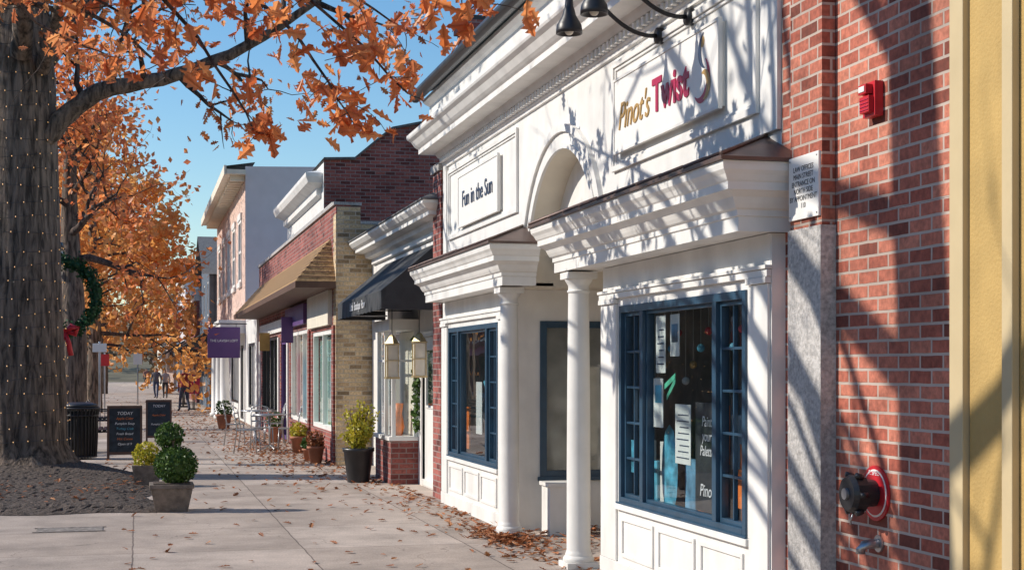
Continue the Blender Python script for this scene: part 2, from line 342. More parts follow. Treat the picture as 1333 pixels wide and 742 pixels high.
# ------------------------------------------------------------------ leaves
hw=[(0,0),(0.10,0.14),(0.09,0.22),(0.27,0.36),(0.12,0.44),(0.36,0.62),(0.15,0.68),(0.22,0.86),(0.0,1.0)]
OAKV=np.array([(x,y,0.30*x) for x,y in hw]+[(-x,y,0.30*x) for x,y in hw[1:-1]],dtype=float); OAKV[:,1]-=0.5
OAKF=[tuple(range(9)), (0,)+tuple(range(9,16))+(8,)]
DIAV=np.array([(0,-.5,0),(.33,-.05,.1),(0,.5,0),(-.33,-.05,.1)]); DIAF=[(0,1,2),(0,2,3)]
def leaves(name, C, S, mat, grp=None, tmpl='dia', flat=False):
    C=np.asarray(C,dtype=float); n=len(C); S=np.asarray(S,dtype=float)
    V0,F0=(OAKV,OAKF) if tmpl=='oak' else (DIAV,DIAF)
    if flat:
        a=NP.uniform(0,2*np.pi,n); t=NP.normal(0,0.25,n); u=NP.normal(0,0.25,n)
        M=np.zeros((n,3,3)); ca,sa=np.cos(a),np.sin(a)
        M[:,0,0]=ca; M[:,0,1]=-sa; M[:,1,0]=sa; M[:,1,1]=ca; M[:,2,2]=1; M[:,2,0]=t; M[:,2,1]=u
    else:
        q=NP.normal(size=(n,4)); q/=np.linalg.norm(q,axis=1)[:,None]; w,x,y,z=q.T
        M=np.stack([np.stack([1-2*(y*y+z*z),2*(x*y-z*w),2*(x*z+y*w)],1),np.stack([2*(x*y+z*w),1-2*(x*x+z*z),2*(y*z-x*w)],1),np.stack([2*(x*z-y*w),2*(y*z+x*w),1-2*(x*x+y*y)],1)],1)
    P=np.einsum('nij,kj->nki',M,V0)*S[:,None,None]+C[:,None,:]
    k=len(V0); V=P.reshape(-1,3)
    me=bpy.data.meshes.new(name); me.vertices.add(len(V)); me.vertices.foreach_set('co',V.ravel())
    tot=[len(f) for f in F0]; idx=np.concatenate([np.array(f) for f in F0]); L=len(idx)
    allidx=(np.arange(n)[:,None]*k+idx[None,:]).ravel(); lt=np.tile(tot,n); ls=np.concatenate([[0],np.cumsum(lt)[:-1]])
    me.loops.add(n*L); me.loops.foreach_set('vertex_index',allidx.astype(np.int32))
    me.polygons.add(len(lt)); me.polygons.foreach_set('loop_start',ls.astype(np.int32))
    try: me.polygons.foreach_set('loop_total',lt.astype(np.int32))
    except Exception: pass
    me.materials.append(mat); me.update(calc_edges=True); me.validate()
    ob=bpy.data.objects.new(name,me); scene.collection.objects.link(ob)
    if grp: grp.attach(ob)
    return ob
def rv(s=1.0): return Vector((RND.gauss(0,s),RND.gauss(0,s),RND.gauss(0,s)))
def grow(mb, p, d, L, r, depth, tips, mat, up=0.08, droop=0.0, nside=4):
    p=Vector(p); d=Vector(d).normalized(); ns=5; pts=[p.copy()]; rad=[r]; kids=[]
    for i in range(ns):
        d=(d+rv(0.16)+Vector((0,0,up-droop*i/ns))).normalized(); p=p+d*(L/ns); pts.append(p.copy()); rad.append(max(r*(1-0.75*(i+1)/ns),0.003)); kids.append((p.copy(),d.copy(),rad[-1]))
    mb.tube(pts,rad,nside if depth<2 else 7,mat,True,False)
    if depth==0:
        for q in pts[1:]: tips.append(q)
        return
    for i in (1,2,3,4):
        q,dd,rr=kids[i]
        for _ in range(1 if i in (1,2,3) else 2):
            s=dd.cross(rv()).normalized(); nd=(dd*(0.55 if i<4 else 0.9)+s*0.75).normalized()
            grow(mb,q,nd,L*RND.uniform(0.5,0.75),rr*0.75,depth-1,tips,mat,up,droop,nside)
def limb(mb, pts, r0, r1, mat, n=8):
    P=[Vector(p) for p in pts]; out=[]
    for i in range(len(P)-1):
        a=P[max(i-1,0)];b=P[i];c=P[i+1];e=P[min(i+2,len(P)-1)]
        for k in range(5):
            t=k/5; out.append(0.5*((2*b)+(c-a)*t+(2*a-5*b+4*c-e)*t*t+(3*b-a-3*c+e)*t**3)+rv(0.012))
    out.append(P[-1]); m=len(out)
    mb.tube(out,[r0+(r1-r0)*i/(m-1) for i in range(m)],n,mat,True,False)
    return out

# ------------------------------------------------------------------ ground
g=Group('ground'); mb=MB(); mb.face([(-400,-60,-0.16),(400,-60,-0.16),(400,900,-0.16),(-400,900,-0.16)],EARTH); mb.build('ground_sheet',g)
g=Group('road'); mb=MB(); mb.face([(-12.6,-40,-0.13),(-3.65,-40,-0.13),(-3.65,400,-0.13),(-12.6,400,-0.13)],ASPH)
for y in range(-30,300,6): mb.face([(-8.2,y,-0.126),(-8.08,y,-0.126),(-8.08,y+3,-0.126),(-8.2,y+3,-0.126)],WLET)
mb.build('road_surface',g)
g=Group('pavement'); mb=MB()
mb.face([(-3.45,-20,0),(7,-20,0),(7,220,0),(-3.45,220,0)],CONC)
mb.box(-3.65,-3.452,-20,220,-0.13,0.004,KERB); mb.build('pavement_slab',g)
g=Group('opposite_pavement'); mb=MB(); mb.box(-17,-12.6,-40,300,-0.15,0.0,KERB); mb.build('slab',g)
g=Group('utility_cover',(-0.6,15.6,0)); mb=MB(); mb.box(-1.0,-0.35,15.45,15.8,0.002,0.006,LID)
mb.box(-1.03,-0.32,15.42,15.447,0.002,0.008,LID); mb.box(-1.03,-0.32,15.803,15.83,0.002,0.008,LID)
mb.build('cover',g)

# ------------------------------------------------------------------ main storefront
G=Group('white_shopfront_building',(4.5,12.8,0))
W=MB(); F=MB(); GL=MB(); IN=MB(); TR=MB()
XW=3.75
def bay(y0,y1, wy0,wy1, cy0,cy1, side):
    wall_x(W,3.66,0.10,y0,y1,0,2.46,[(wy0,wy1,0.60,2.14)],WHITE)
    TR.box(3.635,3.659,y0-0.01,y1+0.01,0.0,0.14,WHITE)
    TR.box(3.625,3.659,wy0-0.05,wy1+0.05,0.555,0.60,WHITE)
    L=(wy1-wy0); n=3
    for i in range(n):
        a=wy0+0.05+i*L/n; b=wy0-0.05+(i+1)*L/n
        frame_x(TR,3.645,0.0145,a,b,0.19,0.50,0.03,WHITE)
    for a,b in ((y0,wy0-0.06),(wy1+0.06,y1)):
        TR.box(3.64,3.6595,a,b,0.142,2.16,WHITE)
        TR.box(3.62,3.6595,a-0.01,b+0.01,2.163,2.20,WHITE)
    TR.box(3.628,3.6595,y0-0.015,y1+0.015,2.202,2.245,WHITE); TR.box(3.615,3.6595,y0-0.02,y1+0.02,2.247,2.27,WHITE)
    W.box(3.45,3.755,cy0+0.01,cy1-0.01,2.465,2.62,WHITE)
    prof=[(-0.02,2.46),(0,2.46),(0,2.545),(.012,2.55),(.012,2.585),(.03,2.595),(.045,2.62),(.06,2.655),(.10,2.685),(.115,2.69),(.115,2.735),(.125,2.745),(.14,2.775),(.16,2.80),(.165,2.83),(.165,2.85)]
    sweepU(TR,prof,3.42,XW+0.01,cy0,cy1,WHITE)
    sweepU(F,[(.155,2.851),(.185,2.852),(.185,2.872),(-.33,3.08)],3.42,XW+0.01,cy0,cy1,ROOFM)
    k=int((cy1-cy0)/0.42)
    for i in range(1,k):
        y=cy0+(cy1-cy0)*i/k; F.tube([(3.24,y,2.882),(3.745,y,3.085)],0.011,5,ROOFM)
    for ys in (cy0-0.17,cy1+0.17):
        yy=cy0+0.33 if ys<cy0 else cy1-0.33
        F.tube([(3.24,ys,2.885),(3.748,yy,3.09)],0.014,5,ROOFM)
    X=3.675
    frame_x(F,X-0.03,0.10,wy0,wy1,0.60,2.14,0.055,BLUE)
    q=(wy1-wy0); s=0.21*q
    for ym in (wy0+s,wy1-s): F.box(X-0.028,X+0.068,ym-0.035,ym+0.035,0.655,2.085,BLUE)
    F.box(X-0.045,X-0.031,wy0-0.03,wy1+0.03,0.575,0.615,BLUE)
    for a,b in ((wy0+0.055,wy0+s-0.035),(wy1-s+0.035,wy1-0.055)):
        frame_x(F,X,0.05,a,b,0.655,2.085,0.03,BLUE)
        muntins_x(F,X+0.005,0.03,a+0.03,b-0.03,0.685,2.055,2,5,0.018,BLUE)
    frame_x(F,X,0.05,wy0+s+0.035,wy1-s-0.035,0.655,2.085,0.025,BLUE)
    GL.face([(X+0.025,wy1,0.60),(X+0.025,wy0,0.60),(X+0.025,wy0,2.14),(X+0.025,wy1,2.14)],GLASS)
    IN.box(3.77,5.0,y0+0.02,y1-0.12,0.50,0.56,WOOD)
    IN.box(4.95,5.0,y0+0.02,y1-0.12,0.56,2.4,INTER); IN.box(3.77,4.95,y0+0.021,y0+0.05,0.56,2.4,INTER); IN.box(3.77,4.95,y1-.145,y1-.125,0.56,2.4,INTER)
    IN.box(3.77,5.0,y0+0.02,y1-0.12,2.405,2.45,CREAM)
bay(8.06,11.30, 8.40,10.86, 7.98,11.90, 0)
bay(14.45,17.72, 14.85,17.35, 13.72,17.62, 1)
W.box(3.661,3.76,8.045,8.058,0,2.46,WHITE)
wall_y(W,11.20,0.10,3.765,5.4,0,2.46,[],WHITE)
wall_y(W,14.45,0.10,3.765,5.4,0,2.46,[(4.0,5.1,0.535,2.14)],WHITE)
frame_y(F,14.43,0.09,4.0,5.1,0.535,2.14,0.07,BLUE); GL.face([(4.0,14.47,0.535),(5.1,14.47,0.535),(5.1,14.47,2.14),(4.0,14.47,2.14)],GLASS)
F.box(3.97,5.12,14.41,14.428,0.50,0.545,BLUE)
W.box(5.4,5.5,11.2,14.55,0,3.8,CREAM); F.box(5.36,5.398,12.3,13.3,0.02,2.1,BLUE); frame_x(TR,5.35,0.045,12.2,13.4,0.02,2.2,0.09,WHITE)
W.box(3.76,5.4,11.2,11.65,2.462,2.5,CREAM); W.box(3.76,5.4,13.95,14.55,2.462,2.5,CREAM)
TR.box(3.95,4.2,13.9,14.2,0.0,0.48,WHITE); TR.box(3.93,4.22,13.88,14.22,0.482,0.52,WHITE)
yc,zc,r=12.8,2.50,1.15; top=3.70
W.box(XW,XW+0.25,8.10,yc-r,2.47,4.40,WHITE); W.box(XW,XW+0.25,yc+r,18.0,2.47,4.40,WHITE); W.box(XW,XW+0.25,yc-r,yc+r,top,4.40,WHITE)
n=28
arc=[(yc-r*math.cos(math.pi*i/n), zc+r*math.sin(math.pi*i/n)) for i in range(n+1)]
for (a,b),(c,d) in zip(arc[:-1],arc[1:]):
    W.face([(XW,a,b),(XW,a,top),(XW,c,top),(XW,c,d)],WHITE)
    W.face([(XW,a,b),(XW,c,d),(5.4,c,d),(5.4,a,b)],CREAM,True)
def ring(rin,rout,x):
    for i in range(n):
        t0,t1=math.pi*i/n,math.pi*(i+1)/n
        P=lambda R_,t,xx:(xx,yc-R_*math.cos(t),zc+R_*math.sin(t))
        TR.face([P(rin,t0,x),P(rout,t0,x),P(rout,t1,x),P(rin,t1,x)],WHITE)
        TR.face([P(rout,t0,x),P(rout,t0,XW),P(rout,t1,XW),P(rout,t1,x)],WHITE)
        TR.face([P(rin,t0,x),P(rin,t1,x),P(rin,t1,XW),P(rin,t0,XW)],WHITE)
ring(1.15,1.20,XW-0.03); ring(1.20,1.30,XW-0.018); ring(1.30,1.37,XW-0.045)
for a,b,c,d in ((8.42,11.28,3.24,4.12),(14.35,17.75,3.24,4.10)):
    frame_x(TR,XW-0.028,0.0275,a,b,c,d,0.045,WHITE); frame_x(TR,XW-0.014,0.0135,a+0.05,b-0.05,c+0.05,d-0.05,0.02,WHITE)
TR.box(XW-0.03,XW-0.0005,8.10,8.34,3.09,4.17,WHITE); TR.box(XW-0.03,XW-0.0005,17.82,18.0,3.09,4.17,WHITE)
prof=[(0,4.165),(.025,4.17),(.025,4.20),(.04,4.215),(.04,4.29),(.08,4.30),(.10,4.33),(.115,4.36),(.29,4.37),(.29,4.43),(.31,4.445),(.335,4.47),(.37,4.53),(.41,4.56),(.42,4.58),(.42,4.62),(.19,4.67),(.19,4.70),(.17,4.71),(.17,4.96),(.20,4.98),(.24,5.02),(.24,5.06),(0.0,5.09)]
sweepU(TR,prof,XW,XW+0.3,8.12,18.0,WHITE)
y=8.14
while y<17.98:
    TR.box(XW-0.085,XW-0.0405,y,y+0.05,4.226,4.288,WHITE); y+=0.105
F.tube([(3.43,7.9,5.11),(3.43,18.35,5.11)],0.075,10,BLACK)
F.face([(3.45,7.9,5.14),(3.45,18.35,5.14),(9.5,18.35,7.1),(9.5,7.9,7.1)],GRSH)
W.box(4.0,9.5,8.1,18.0,2.62,4.9,WHITE)
for cy in (11.65,14.0):
    cx=3.56
    TR.box(cx-0.135,cx+0.135,cy-0.135,cy+0.135,0,0.05,WHITE)
    TR.lathe(cx,cy,[(.128,.05),(.132,.07),(.125,.09),(.112,.10),(.112,.115),(.105,.13),(.10,.15),(.099,.8),(.095,1.5),(.087,2.27),(.087,2.28),(.096,2.285),(.096,2.30),(.087,2.305),(.087,2.34),(.10,2.36),(.115,2.385),(.118,2.395)],28,WHITE)
    TR.box(cx-0.125,cx+0.125,cy-0.125,cy+0.125,2.395,2.45,WHITE)
Sg=MB()
Sg.box(XW-0.05,XW-0.0005,8.97,11.12,3.38,3.94,BOARD); frame_x(Sg,XW-0.058,0.03,8.95,11.14,3.36,3.96,0.02,WHITE)
Sg.box(XW-0.05,XW-0.0005,15.05,17.0,3.34,3.92,BOARD); frame_x(Sg,XW-0.058,0.03,15.03,17.02,3.32,3.94,0.025,WHITE)
def swoosh(yc_,zc_,R_,a0,a1,w,mat,x):
    P=[];k=16
    for i in range(k+1):
        t=i/k; a=a0+(a1-a0)*t; ww=w*math.sin(math.pi*t)+.003
        P.append(((x,yc_-(R_+ww)*math.cos(a),zc_+(R_+ww)*math.sin(a)),(x,yc_-(R_-ww)*math.cos(a),zc_+(R_-ww)*math.sin(a))))
    for p,q in zip(P[:-1],P[1:]): Sg.face([p[0],p[1],q[1],q[0]],mat)
swoosh(9.28,3.62,.15,-2.3,.9,.028,CRIM,XW-.053); swoosh(9.16,3.80,.13,2.0,4.4,.022,NAVY,XW-.054); swoosh(9.22,3.56,.09,-1.6,1.9,.03,GOLD,XW-.055)
Sg.mesh([(XW-.053,9.24+.035*math.cos(a*.6283),3.86+.04*math.sin(a*.6283)) for a in range(10)],[tuple(range(10))],GOLD)
Sg.build('sign_boards',G,0.0)
text("Pinot's",(XW-0.052,10.66,3.63),0.30,GOLD,G,shear=0.35,name='gold_script',sx=0.9)
text("Twist",(XW-0.052,9.86,3.65),0.34,CRIM,G,name='red_sign_text',bold=0.009,sx=0.95)
text("Fun in the Sun",(XW-0.052,16.02,3.63),0.27,NAVY,G,name='sign_text',sx=0.98)
P=MB(); XP=3.715
def poster(mbx,y0,y1,z0,z1,mat,X=XP): mbx.box(X,X+0.004,y0,y1,z0,z1,mat)
poster(P,10.00,10.20,1.62,2.04,PAPER); poster(P,9.72,9.90,1.74,2.04,PAPER); poster(P,10.05,10.25,1.22,1.58,PAPER)
poster(P,9.50,9.80,0.98,1.40,PAPER)
P.mesh([(XP,10.02,1.50),(XP,9.80,1.58),(XP,9.80,1.62),(XP,10.02,1.54)],[(0,1,2,3)],PGREEN); P.mesh([(XP+.002,9.98,1.42),(XP+.002,9.80,1.55),(XP+.002,9.80,1.60),(XP+.002,9.98,1.46)],[(0,1,2,3)],PGREEN)
for i in range(8): P.box(XP-0.002,XP-0.0005,9.53+.01*(i%2),9.77-0.03*(i%3),1.02+i*0.043,1.028+i*0.043,NAVY)
for i in range(6): P.box(XP-0.002,XP-0.0005,10.03,10.17-0.02*(i%3),1.68+i*0.05,1.69+i*0.05,NAVY); 
poster(P,9.75,9.87,1.84,1.97,PTEAL,XP-.003); poster(P,10.08,10.21,1.40,1.53,PCYAN,XP-.003)
poster(P,9.02,9.46,0.68,1.42,CHALK,3.735)
poster(P,10.42,10.56,1.25,1.6,PAPER); poster(P,10.62,10.76,.85,1.1,PCYAN); poster(P,8.50,8.62,1.0,1.35,PAPER,3.76); poster(P,8.70,8.82,.75,1.0,PORAN,3.76)
# surfboard-shaped cyan board and paintings
P.mesh([(3.80,10.14+.17*math.cos(a*.5236),.90+.34*math.sin(a*.5236)) for a in range(12)],[tuple(range(12))],PCYAN)
P.box(3.86,3.9,9.76,9.98,0.58,1.0,PTEAL); P.box(3.84,3.88,10.32,10.45,0.6,1.1,PAPER)
P.tube([(3.84,9.5,.57),(3.84,9.5,.75),(3.84,9.49,1.0),(3.84,9.5,1.2)],[.06,.075,.03,.02],10,PORAN); P.tube([(3.9,9.62,.57),(3.9,9.62,.7),(3.9,9.62,.9)],[.05,.06,.02],10,CRIM)
for i in range(4): P.box(3.8+0.1*(i%2),3.83+0.1*(i%2),8.5+0.12*i,8.6+0.12*i,0.56,1.0+0.08*(i%3),(PCYAN,PTEAL,PORAN,PAPER)[i])
for i in range(3): P.box(3.82,3.86,10.46+0.13*i,10.56+0.13*i,0.56,0.95+0.15*(i%2),(PCYAN,PAPER,PTEAL)[i])
for i,(a,b) in enumerate(((8.3,1.35),(8.85,1.5),(9.4,1.3),(9.95,1.5),(10.5,1.35))):
    P.box(4.9,4.945,a,a+.42,b,b+.5,(PORAN,PTEAL,PAPER,PCYAN,PGREEN)[i]); P.box(4.9,4.945,a+.05,a+.4,b-.55,b-.1,(PTEAL,PGREEN,PORAN,PAPER,PCYAN)[i])
for (yy,hh) in ((8.9,.5),(9.5,.62),(10.1,.55),(10.6,.6)):
    for sx_ in (-.12,.12): P.tube([(4.4+sx_,yy-.1,.56),(4.4,yy,.56+hh*1.6)],.015,5,WOOD)
    P.box(4.36,4.39,yy-.2,yy+.2,.56+hh*.6,.56+hh*1.35,(PTEAL,PAPER,PORAN,PTEAL)[int(yy*10)%4])
for i in range(16):  # hanging ornaments
    yy=8.55+i*.15; zz=1.95-.12*((i*5)%4); P.tube([(3.95,yy,2.4),(3.95,yy,zz)],.002,3,PAPER); P.ball((3.95,yy,zz-.03),.03,(RED,PCYAN,GOLD,PAPER)[i%4],6)
for (a,b,c,d,m_) in ((15.0,15.3,0.7,1.1,PCYAN),(15.5,15.9,0.65,1.3,PTEAL),(16.2,16.5,0.9,1.5,PAPER),(16.8,17.0,0.7,1.2,PORAN)): poster(P,a,b,c,d,m_,3.80)
for yy in (15.4,16.3,16.9):
    P.lathe(4.15,yy,[(.12,.56),(.015,.6),(.015,.95),(.13,1.0),(.1,1.25),(.17,1.5),(.06,1.58),(.05,1.63)],14,(PAPER,PCYAN,PORAN)[int(yy*10)%3])
P.lathe(4.22,14.75,[(.10,.56),(.09,.9),(.13,1.2),(.09,1.4),(.14,1.62),(.05,1.7),(.05,1.76)],12,PORAN); P.box(4.5,4.8,14.62,14.64,1.3,1.8,PAPER); P.tube([(4.7,15,0.56),(4.7,15,1.3),(4.7,15,1.7)],[0.2,0.14,0.02],12,STUC)
P.build('window_display',G)
text("Paint\nyour\nPalette",(3.733,9.25,1.19),0.10,WLET,G,name='chalk_text',shear=0.2,extr=0.001,sx=0.88)
text("Pinot",(3.733,9.25,0.82),0.12,WLET,G,name='chalk_text_b',shear=0.2,extr=0.001)
W.build('walls',G); F.build('window_frames_and_roofs',G,0.003); GL.build('glass',G); IN.build('interior',G); TR.build('trim_and_columns',G,0.0025)

def gooseneck(y):
    g=Group('gooseneck_wall_lamp',(3.7,y,4.1)); m=MB()
    m.tube([(3.748,y,4.10),(3.70,y,4.10)],0.06,14,BLACK)
    pts=[]
    for i in range(15):
        t=i/14; x=3.70-0.62*t; z=4.10-0.05*math.sin(t*math.pi*1.1)+ (0.42*t**1.5 if t<0.75 else 0.42*0.75**1.5+0.06*math.sin((t-0.75)/0.25*math.pi*0.5))
        pts.append((x,y,z))
    pts+=[(3.05,y,4.44),(3.035,y,4.38),(3.03,y,4.30)]
    m.tube(pts,0.016,8,BLACK)
    m.lathe(3.03,y,[(.028,4.33),(.032,4.27),(.04,4.25),(.05,4.21),(.09,4.14),(.096,4.10),(.096,4.075),(.085,4.075),(.03,4.14)],20,BLACK)
    m.ball((3.03,y,4.10),0.035,LAMPG,8); m.build('lamp_body',g)
gooseneck(10.15); gooseneck(9.55)

# ------------------------------------------------------------------ brick building at right
G=Group('brick_building',(4.5,7.1,0)); m=MB()
m.box(3.75,4.6,6.15,8.045,0,2.47,REDBRICK); m.box(3.752,4.6,6.15,8.098,2.472,5.3,REDBRICK)
m.box(3.668,3.749,7.40,7.80,2.45,5.3,REDBRICK); m.box(3.655,3.749,7.39,7.81,0,2.447,STONE)
m.build('walls',G)
G=Group('wall_plaque',(3.66,7.6,2.68)); m=MB(); m.box(3.652,3.6675,7.41,7.79,2.50,2.86,BOARD)
for yy in (7.43,7.77):
    for zz in (2.52,2.84): m.tube([(3.6515,yy,zz),(3.648,yy,zz)],.006,8,STEEL)
m.build('plate',G,0.002)
text("LAW OFFICES\nMAIN STREET\nENTRANCE ON\nNORTH SIDE\nBY APPOINTMENT\n110",(3.651,7.6,2.68),.042,BLACK,G,name='plaque_text',extr=.0005)
G=Group('ochre_building',(4.5,3,0)); m=MB()
m.box(3.73,5.0,-3,6.02,0,5.5,YELLOW); m.box(3.70,3.78,6.03,6.145,0,5.5,YTRIM); m.box(3.69,3.728,5.62,5.70,0,5.5,YTRIM); m.build('walls',G,0.004)
G=Group('brick_pier',(3.9,18.3,0)); m=MB(); m.box(3.70,4.3,18.05,18.55,0,4.15,REDBRICK2); m.box(3.67,4.3,18.04,18.57,4.152,4.25,STONE); m.build('pier',G)

G=Group('fire_alarm_horn',(3.7,6.92,3.05)); m=MB()
m.box(3.70,3.749,6.86,6.99,2.965,3.145,RED); m.box(3.672,3.6995,6.875,6.975,2.985,3.07,RED); m.box(3.66,3.6995,6.885,6.965,3.08,3.13,RED)
m.box(3.655,3.6595,6.895,6.955,3.09,3.12,BOARD); 
for i in range(4): m.box(3.668,3.6715,6.88,6.97,2.995+i*0.018,3.000+i*0.018,CRIM)
m.build('horn',G,0.006)
G=Group('fire_department_connection',(3.7,6.95,1.0)); m=MB()
def disc(mb,x0,x1,cy,cz,r0,r1,n,mat): mb.tube([(x0,cy,cz),(x1,cy,cz)],[r0,r1],n,mat,False)
disc(m,3.748,3.738,6.93,1.0,.145,.145,32,RED); disc(m,3.7375,3.735,6.93,1.0,.125,.125,32,BOARD); disc(m,3.7345,3.732,6.93,1.0,.115,.115,32,RED)
disc(m,3.73,3.66,6.93,1.0,.07,.075,24,BLACK); disc(m,3.66,3.60,6.93,1.0,.10,.10,12,BLACK); disc(m,3.60,3.575,6.93,1.0,.10,.085,24,BLACK)
disc(m,3.575,3.56,6.93,1.0,.03,.03,12,STEEL)
for k in range(6):
    t=k*math.pi/3; m.tube([(3.64,6.93+.1*math.cos(t),1+.1*math.sin(t)),(3.60,6.93+.115*math.cos(t),1+.115*math.sin(t))],0.016,6,BLACK)
m.tube([(3.62,6.93,0.91),(3.60,6.935,0.86),(3.61,6.95,0.84)],0.006,6,STEEL)
m.build('valve_and_plate',G)
text("F. SPEC",(3.7315,6.93,1.105),0.035,WLET,G,name='plate_text',extr=0.001)
G=Group('drain_pipe_outlet',(3.7,6.9,0.73)); m=MB(); m.tube([(3.748,6.9,.74),(3.70,6.9,.74),(3.66,6.9,.735),(3.64,6.9,.71),(3.64,6.9,.69)],0.025,12,STEEL); disc(m,3.749,3.738,6.9,.74,.045,.045,16,STEEL); m.build('pipe',G)

# ------------------------------------------------------------------ Building B (black awning)
G=Group('awning_shop_building',(4.5,21.5,0)); m=MB(); t=MB(); gl=MB()
wall_x(m,3.90,0.15,18.55,24.88,0,3.5,[(19.35,20.3,0.02,2.1),(22.2,23.8,0.7,2.2)],WHITE)
m.box(3.93,3.99,19.35,20.3,0.02,2.1,WHITE); frame_x(t,3.915,0.014,19.47,20.18,1.1,1.95,0.04,WHITE); gl.face([(3.925,19.5,1.13),(3.925,20.15,1.13),(3.925,20.15,1.92),(3.925,19.5,1.92)],GLASS2)
frame_x(t,3.88,0.06,19.27,20.38,0.02,2.18,0.08,WHITE)
m.box(3.50,3.899,20.62,22.0,0,0.62,REDBRICK2); t.box(3.47,3.899,20.59,22.03,0.622,0.68,WHITE)
for (xx,yy) in ((3.52,20.64),(3.52,21.28),(3.52,21.9),(3.84,20.64)): t.box(xx,xx+0.055,yy,yy+0.055,0.68,2.2,WHITE)
t.box(3.47,3.899,20.59,22.03,2.2,2.36,WHITE); t.box(3.53,3.56,20.7,21.95,1.75,1.78,WHITE); t.box(3.58,3.83,20.655,20.68,1.75,1.78,WHITE)
gl.face([(3.55,20.66,.68),(3.55,21.94,.68),(3.55,21.94,2.2),(3.55,20.66,2.2)],GLASS); gl.face([(3.55,20.66,.68),(3.88,20.66,.68),(3.88,20.66,2.2),(3.55,20.66,2.2)],GLASS)
m.box(3.86,3.895,20.7,21.95,0.69,2.19,CREAM)
m.lathe(3.68,21.0,[(.05,.68),(.09,.8),(.05,1.0),(.07,1.15)],12,PORAN); m.box(3.6,3.75,21.3,21.6,0.68,1.5,PAPER)
m.box(4.06,9,18.56,24.87,0,3.9,STUC)
prof=[(0,3.40),(.03,3.42),(.03,3.50),(.12,3.53),(.14,3.60),(.28,3.62),(.28,3.67),(.33,3.70),(.38,3.76),(.38,3.80)]
sweepU(t,prof,3.88,4.2,18.6,24.6,WHITE); sweepU(m,[(.38,3.801),(.40,3.802),(.40,3.82),(-.5,4.25)],3.88,4.6,18.6,24.6,GRSH)
ax0,ax1=3.10,3.87
def sag(y,f): return -.02*math.sin((y-19)/4.3*math.pi*4)**2*math.sin(f*math.pi)
V=[];Fc=[];ky,kf=24,6
for i in range(ky+1):
    for j in range(kf+1):
        yy=19+4.3*i/ky; f=j/kf; V.append((ax0+(ax1-ax0)*f,yy,2.68+.65*f+sag(yy,f)))
for i in range(ky):
    for j in range(kf): Fc.append((i*(kf+1)+j,i*(kf+1)+j+1,(i+1)*(kf+1)+j+1,(i+1)*(kf+1)+j))
m.mesh(V,Fc,AWNB,True)
m.face([(ax0,19.0,2.68),(ax1,19.0,3.33),(ax1,19.0,2.43),(ax0,19.0,2.43)],AWNB); m.face([(ax0,23.3,2.68),(ax1,23.3,3.33),(ax1,23.3,2.43),(ax0,23.3,2.43)],AWNB)
k=24; V=[];Fc=[]
for i in range(k+1):
    y=19.0+4.3*i/k; V+= [(ax0-0.002,y,2.68),(ax0-0.012*(i%2),y,2.44-0.015*(i%2))]
for i in range(k): Fc.append((2*i,2*i+1,2*i+3,2*i+2))
m.mesh(V,Fc,AWNB)
for y in (19.03,21.1,23.27): m.tube([(ax0+0.01,y,2.5),(3.89,y,2.5)],0.012,6,STEEL); m.tube([(ax0+0.01,y,2.5),(ax0+0.01,y,2.67)],0.012,6,STEEL)
text("Little  Boutique  Row",(ax0-0.018,21.1,2.56),0.17,WLET,G,name='awning_text',extr=0.001,shear=0.2)
m.box(4.75,5.25,21.3,21.9,3.9,6.75,REDBRICK2); m.box(4.70,5.30,21.25,21.95,6.752,6.86,REDBRICK2); m.box(4.85,5.15,21.45,21.8,6.862,6.98,BLACK)
m.build('walls_and_awning',G); t.build('trim',G,0.003); gl.build('glass',G)
def lantern(x,y,z,h=0.46,w=0.11):
    g=Group('hanging_lantern',(x,y,z)); m=MB()
    for a in (-w,w-0.014):
        for b in (-w,w-0.014): m.box(x+a,x+a+0.014,y+b,y+b+0.014,z,z+h,BRASS)
    m.box(x-w-.01,x+w+.01,y-w-.01,y+w+.01,z-0.03,z-0.001,BRASS); m.box(x-w-.01,x+w+.01,y-w-.01,y+w+.01,z+h+.001,z+h+0.02,BRASS); m.box(x-w-.003,x+w+.003,y-w-.003,y+w+.003,z+h*.5,z+h*.5+.012,BRASS)
    m.tube([(x,y,z+h+0.02),(x,y,z+h+0.12),(x,y,z+h+0.14)],[w*1.2,0.04,0.02],4,BRASS,False); m.tube([(x,y,z+h+0.13),(x,y,2.52)],0.006,5,BLACK)
    m.box(x-w+.014,x+w-.014,y-w+.014,y+w-.014,z+0.002,z+h-0.002,LAMPG); m.build('lantern_body',g)
lantern(3.42,20.05,1.54,.44,.085); lantern(3.70,19.5,1.56,0.44,.085)
g=Group('garland',(3.88,20.45,1.5)); C=[];
for i in range(260):
    z=RND.uniform(0.75,2.1); C.append((3.84+RND.gauss(0,.03),20.47+RND.gauss(0,.04)+0.03*math.sin(z*7),z))
leaves('garland_needles',C,[0.09]*len(C),LEAF_G,g)

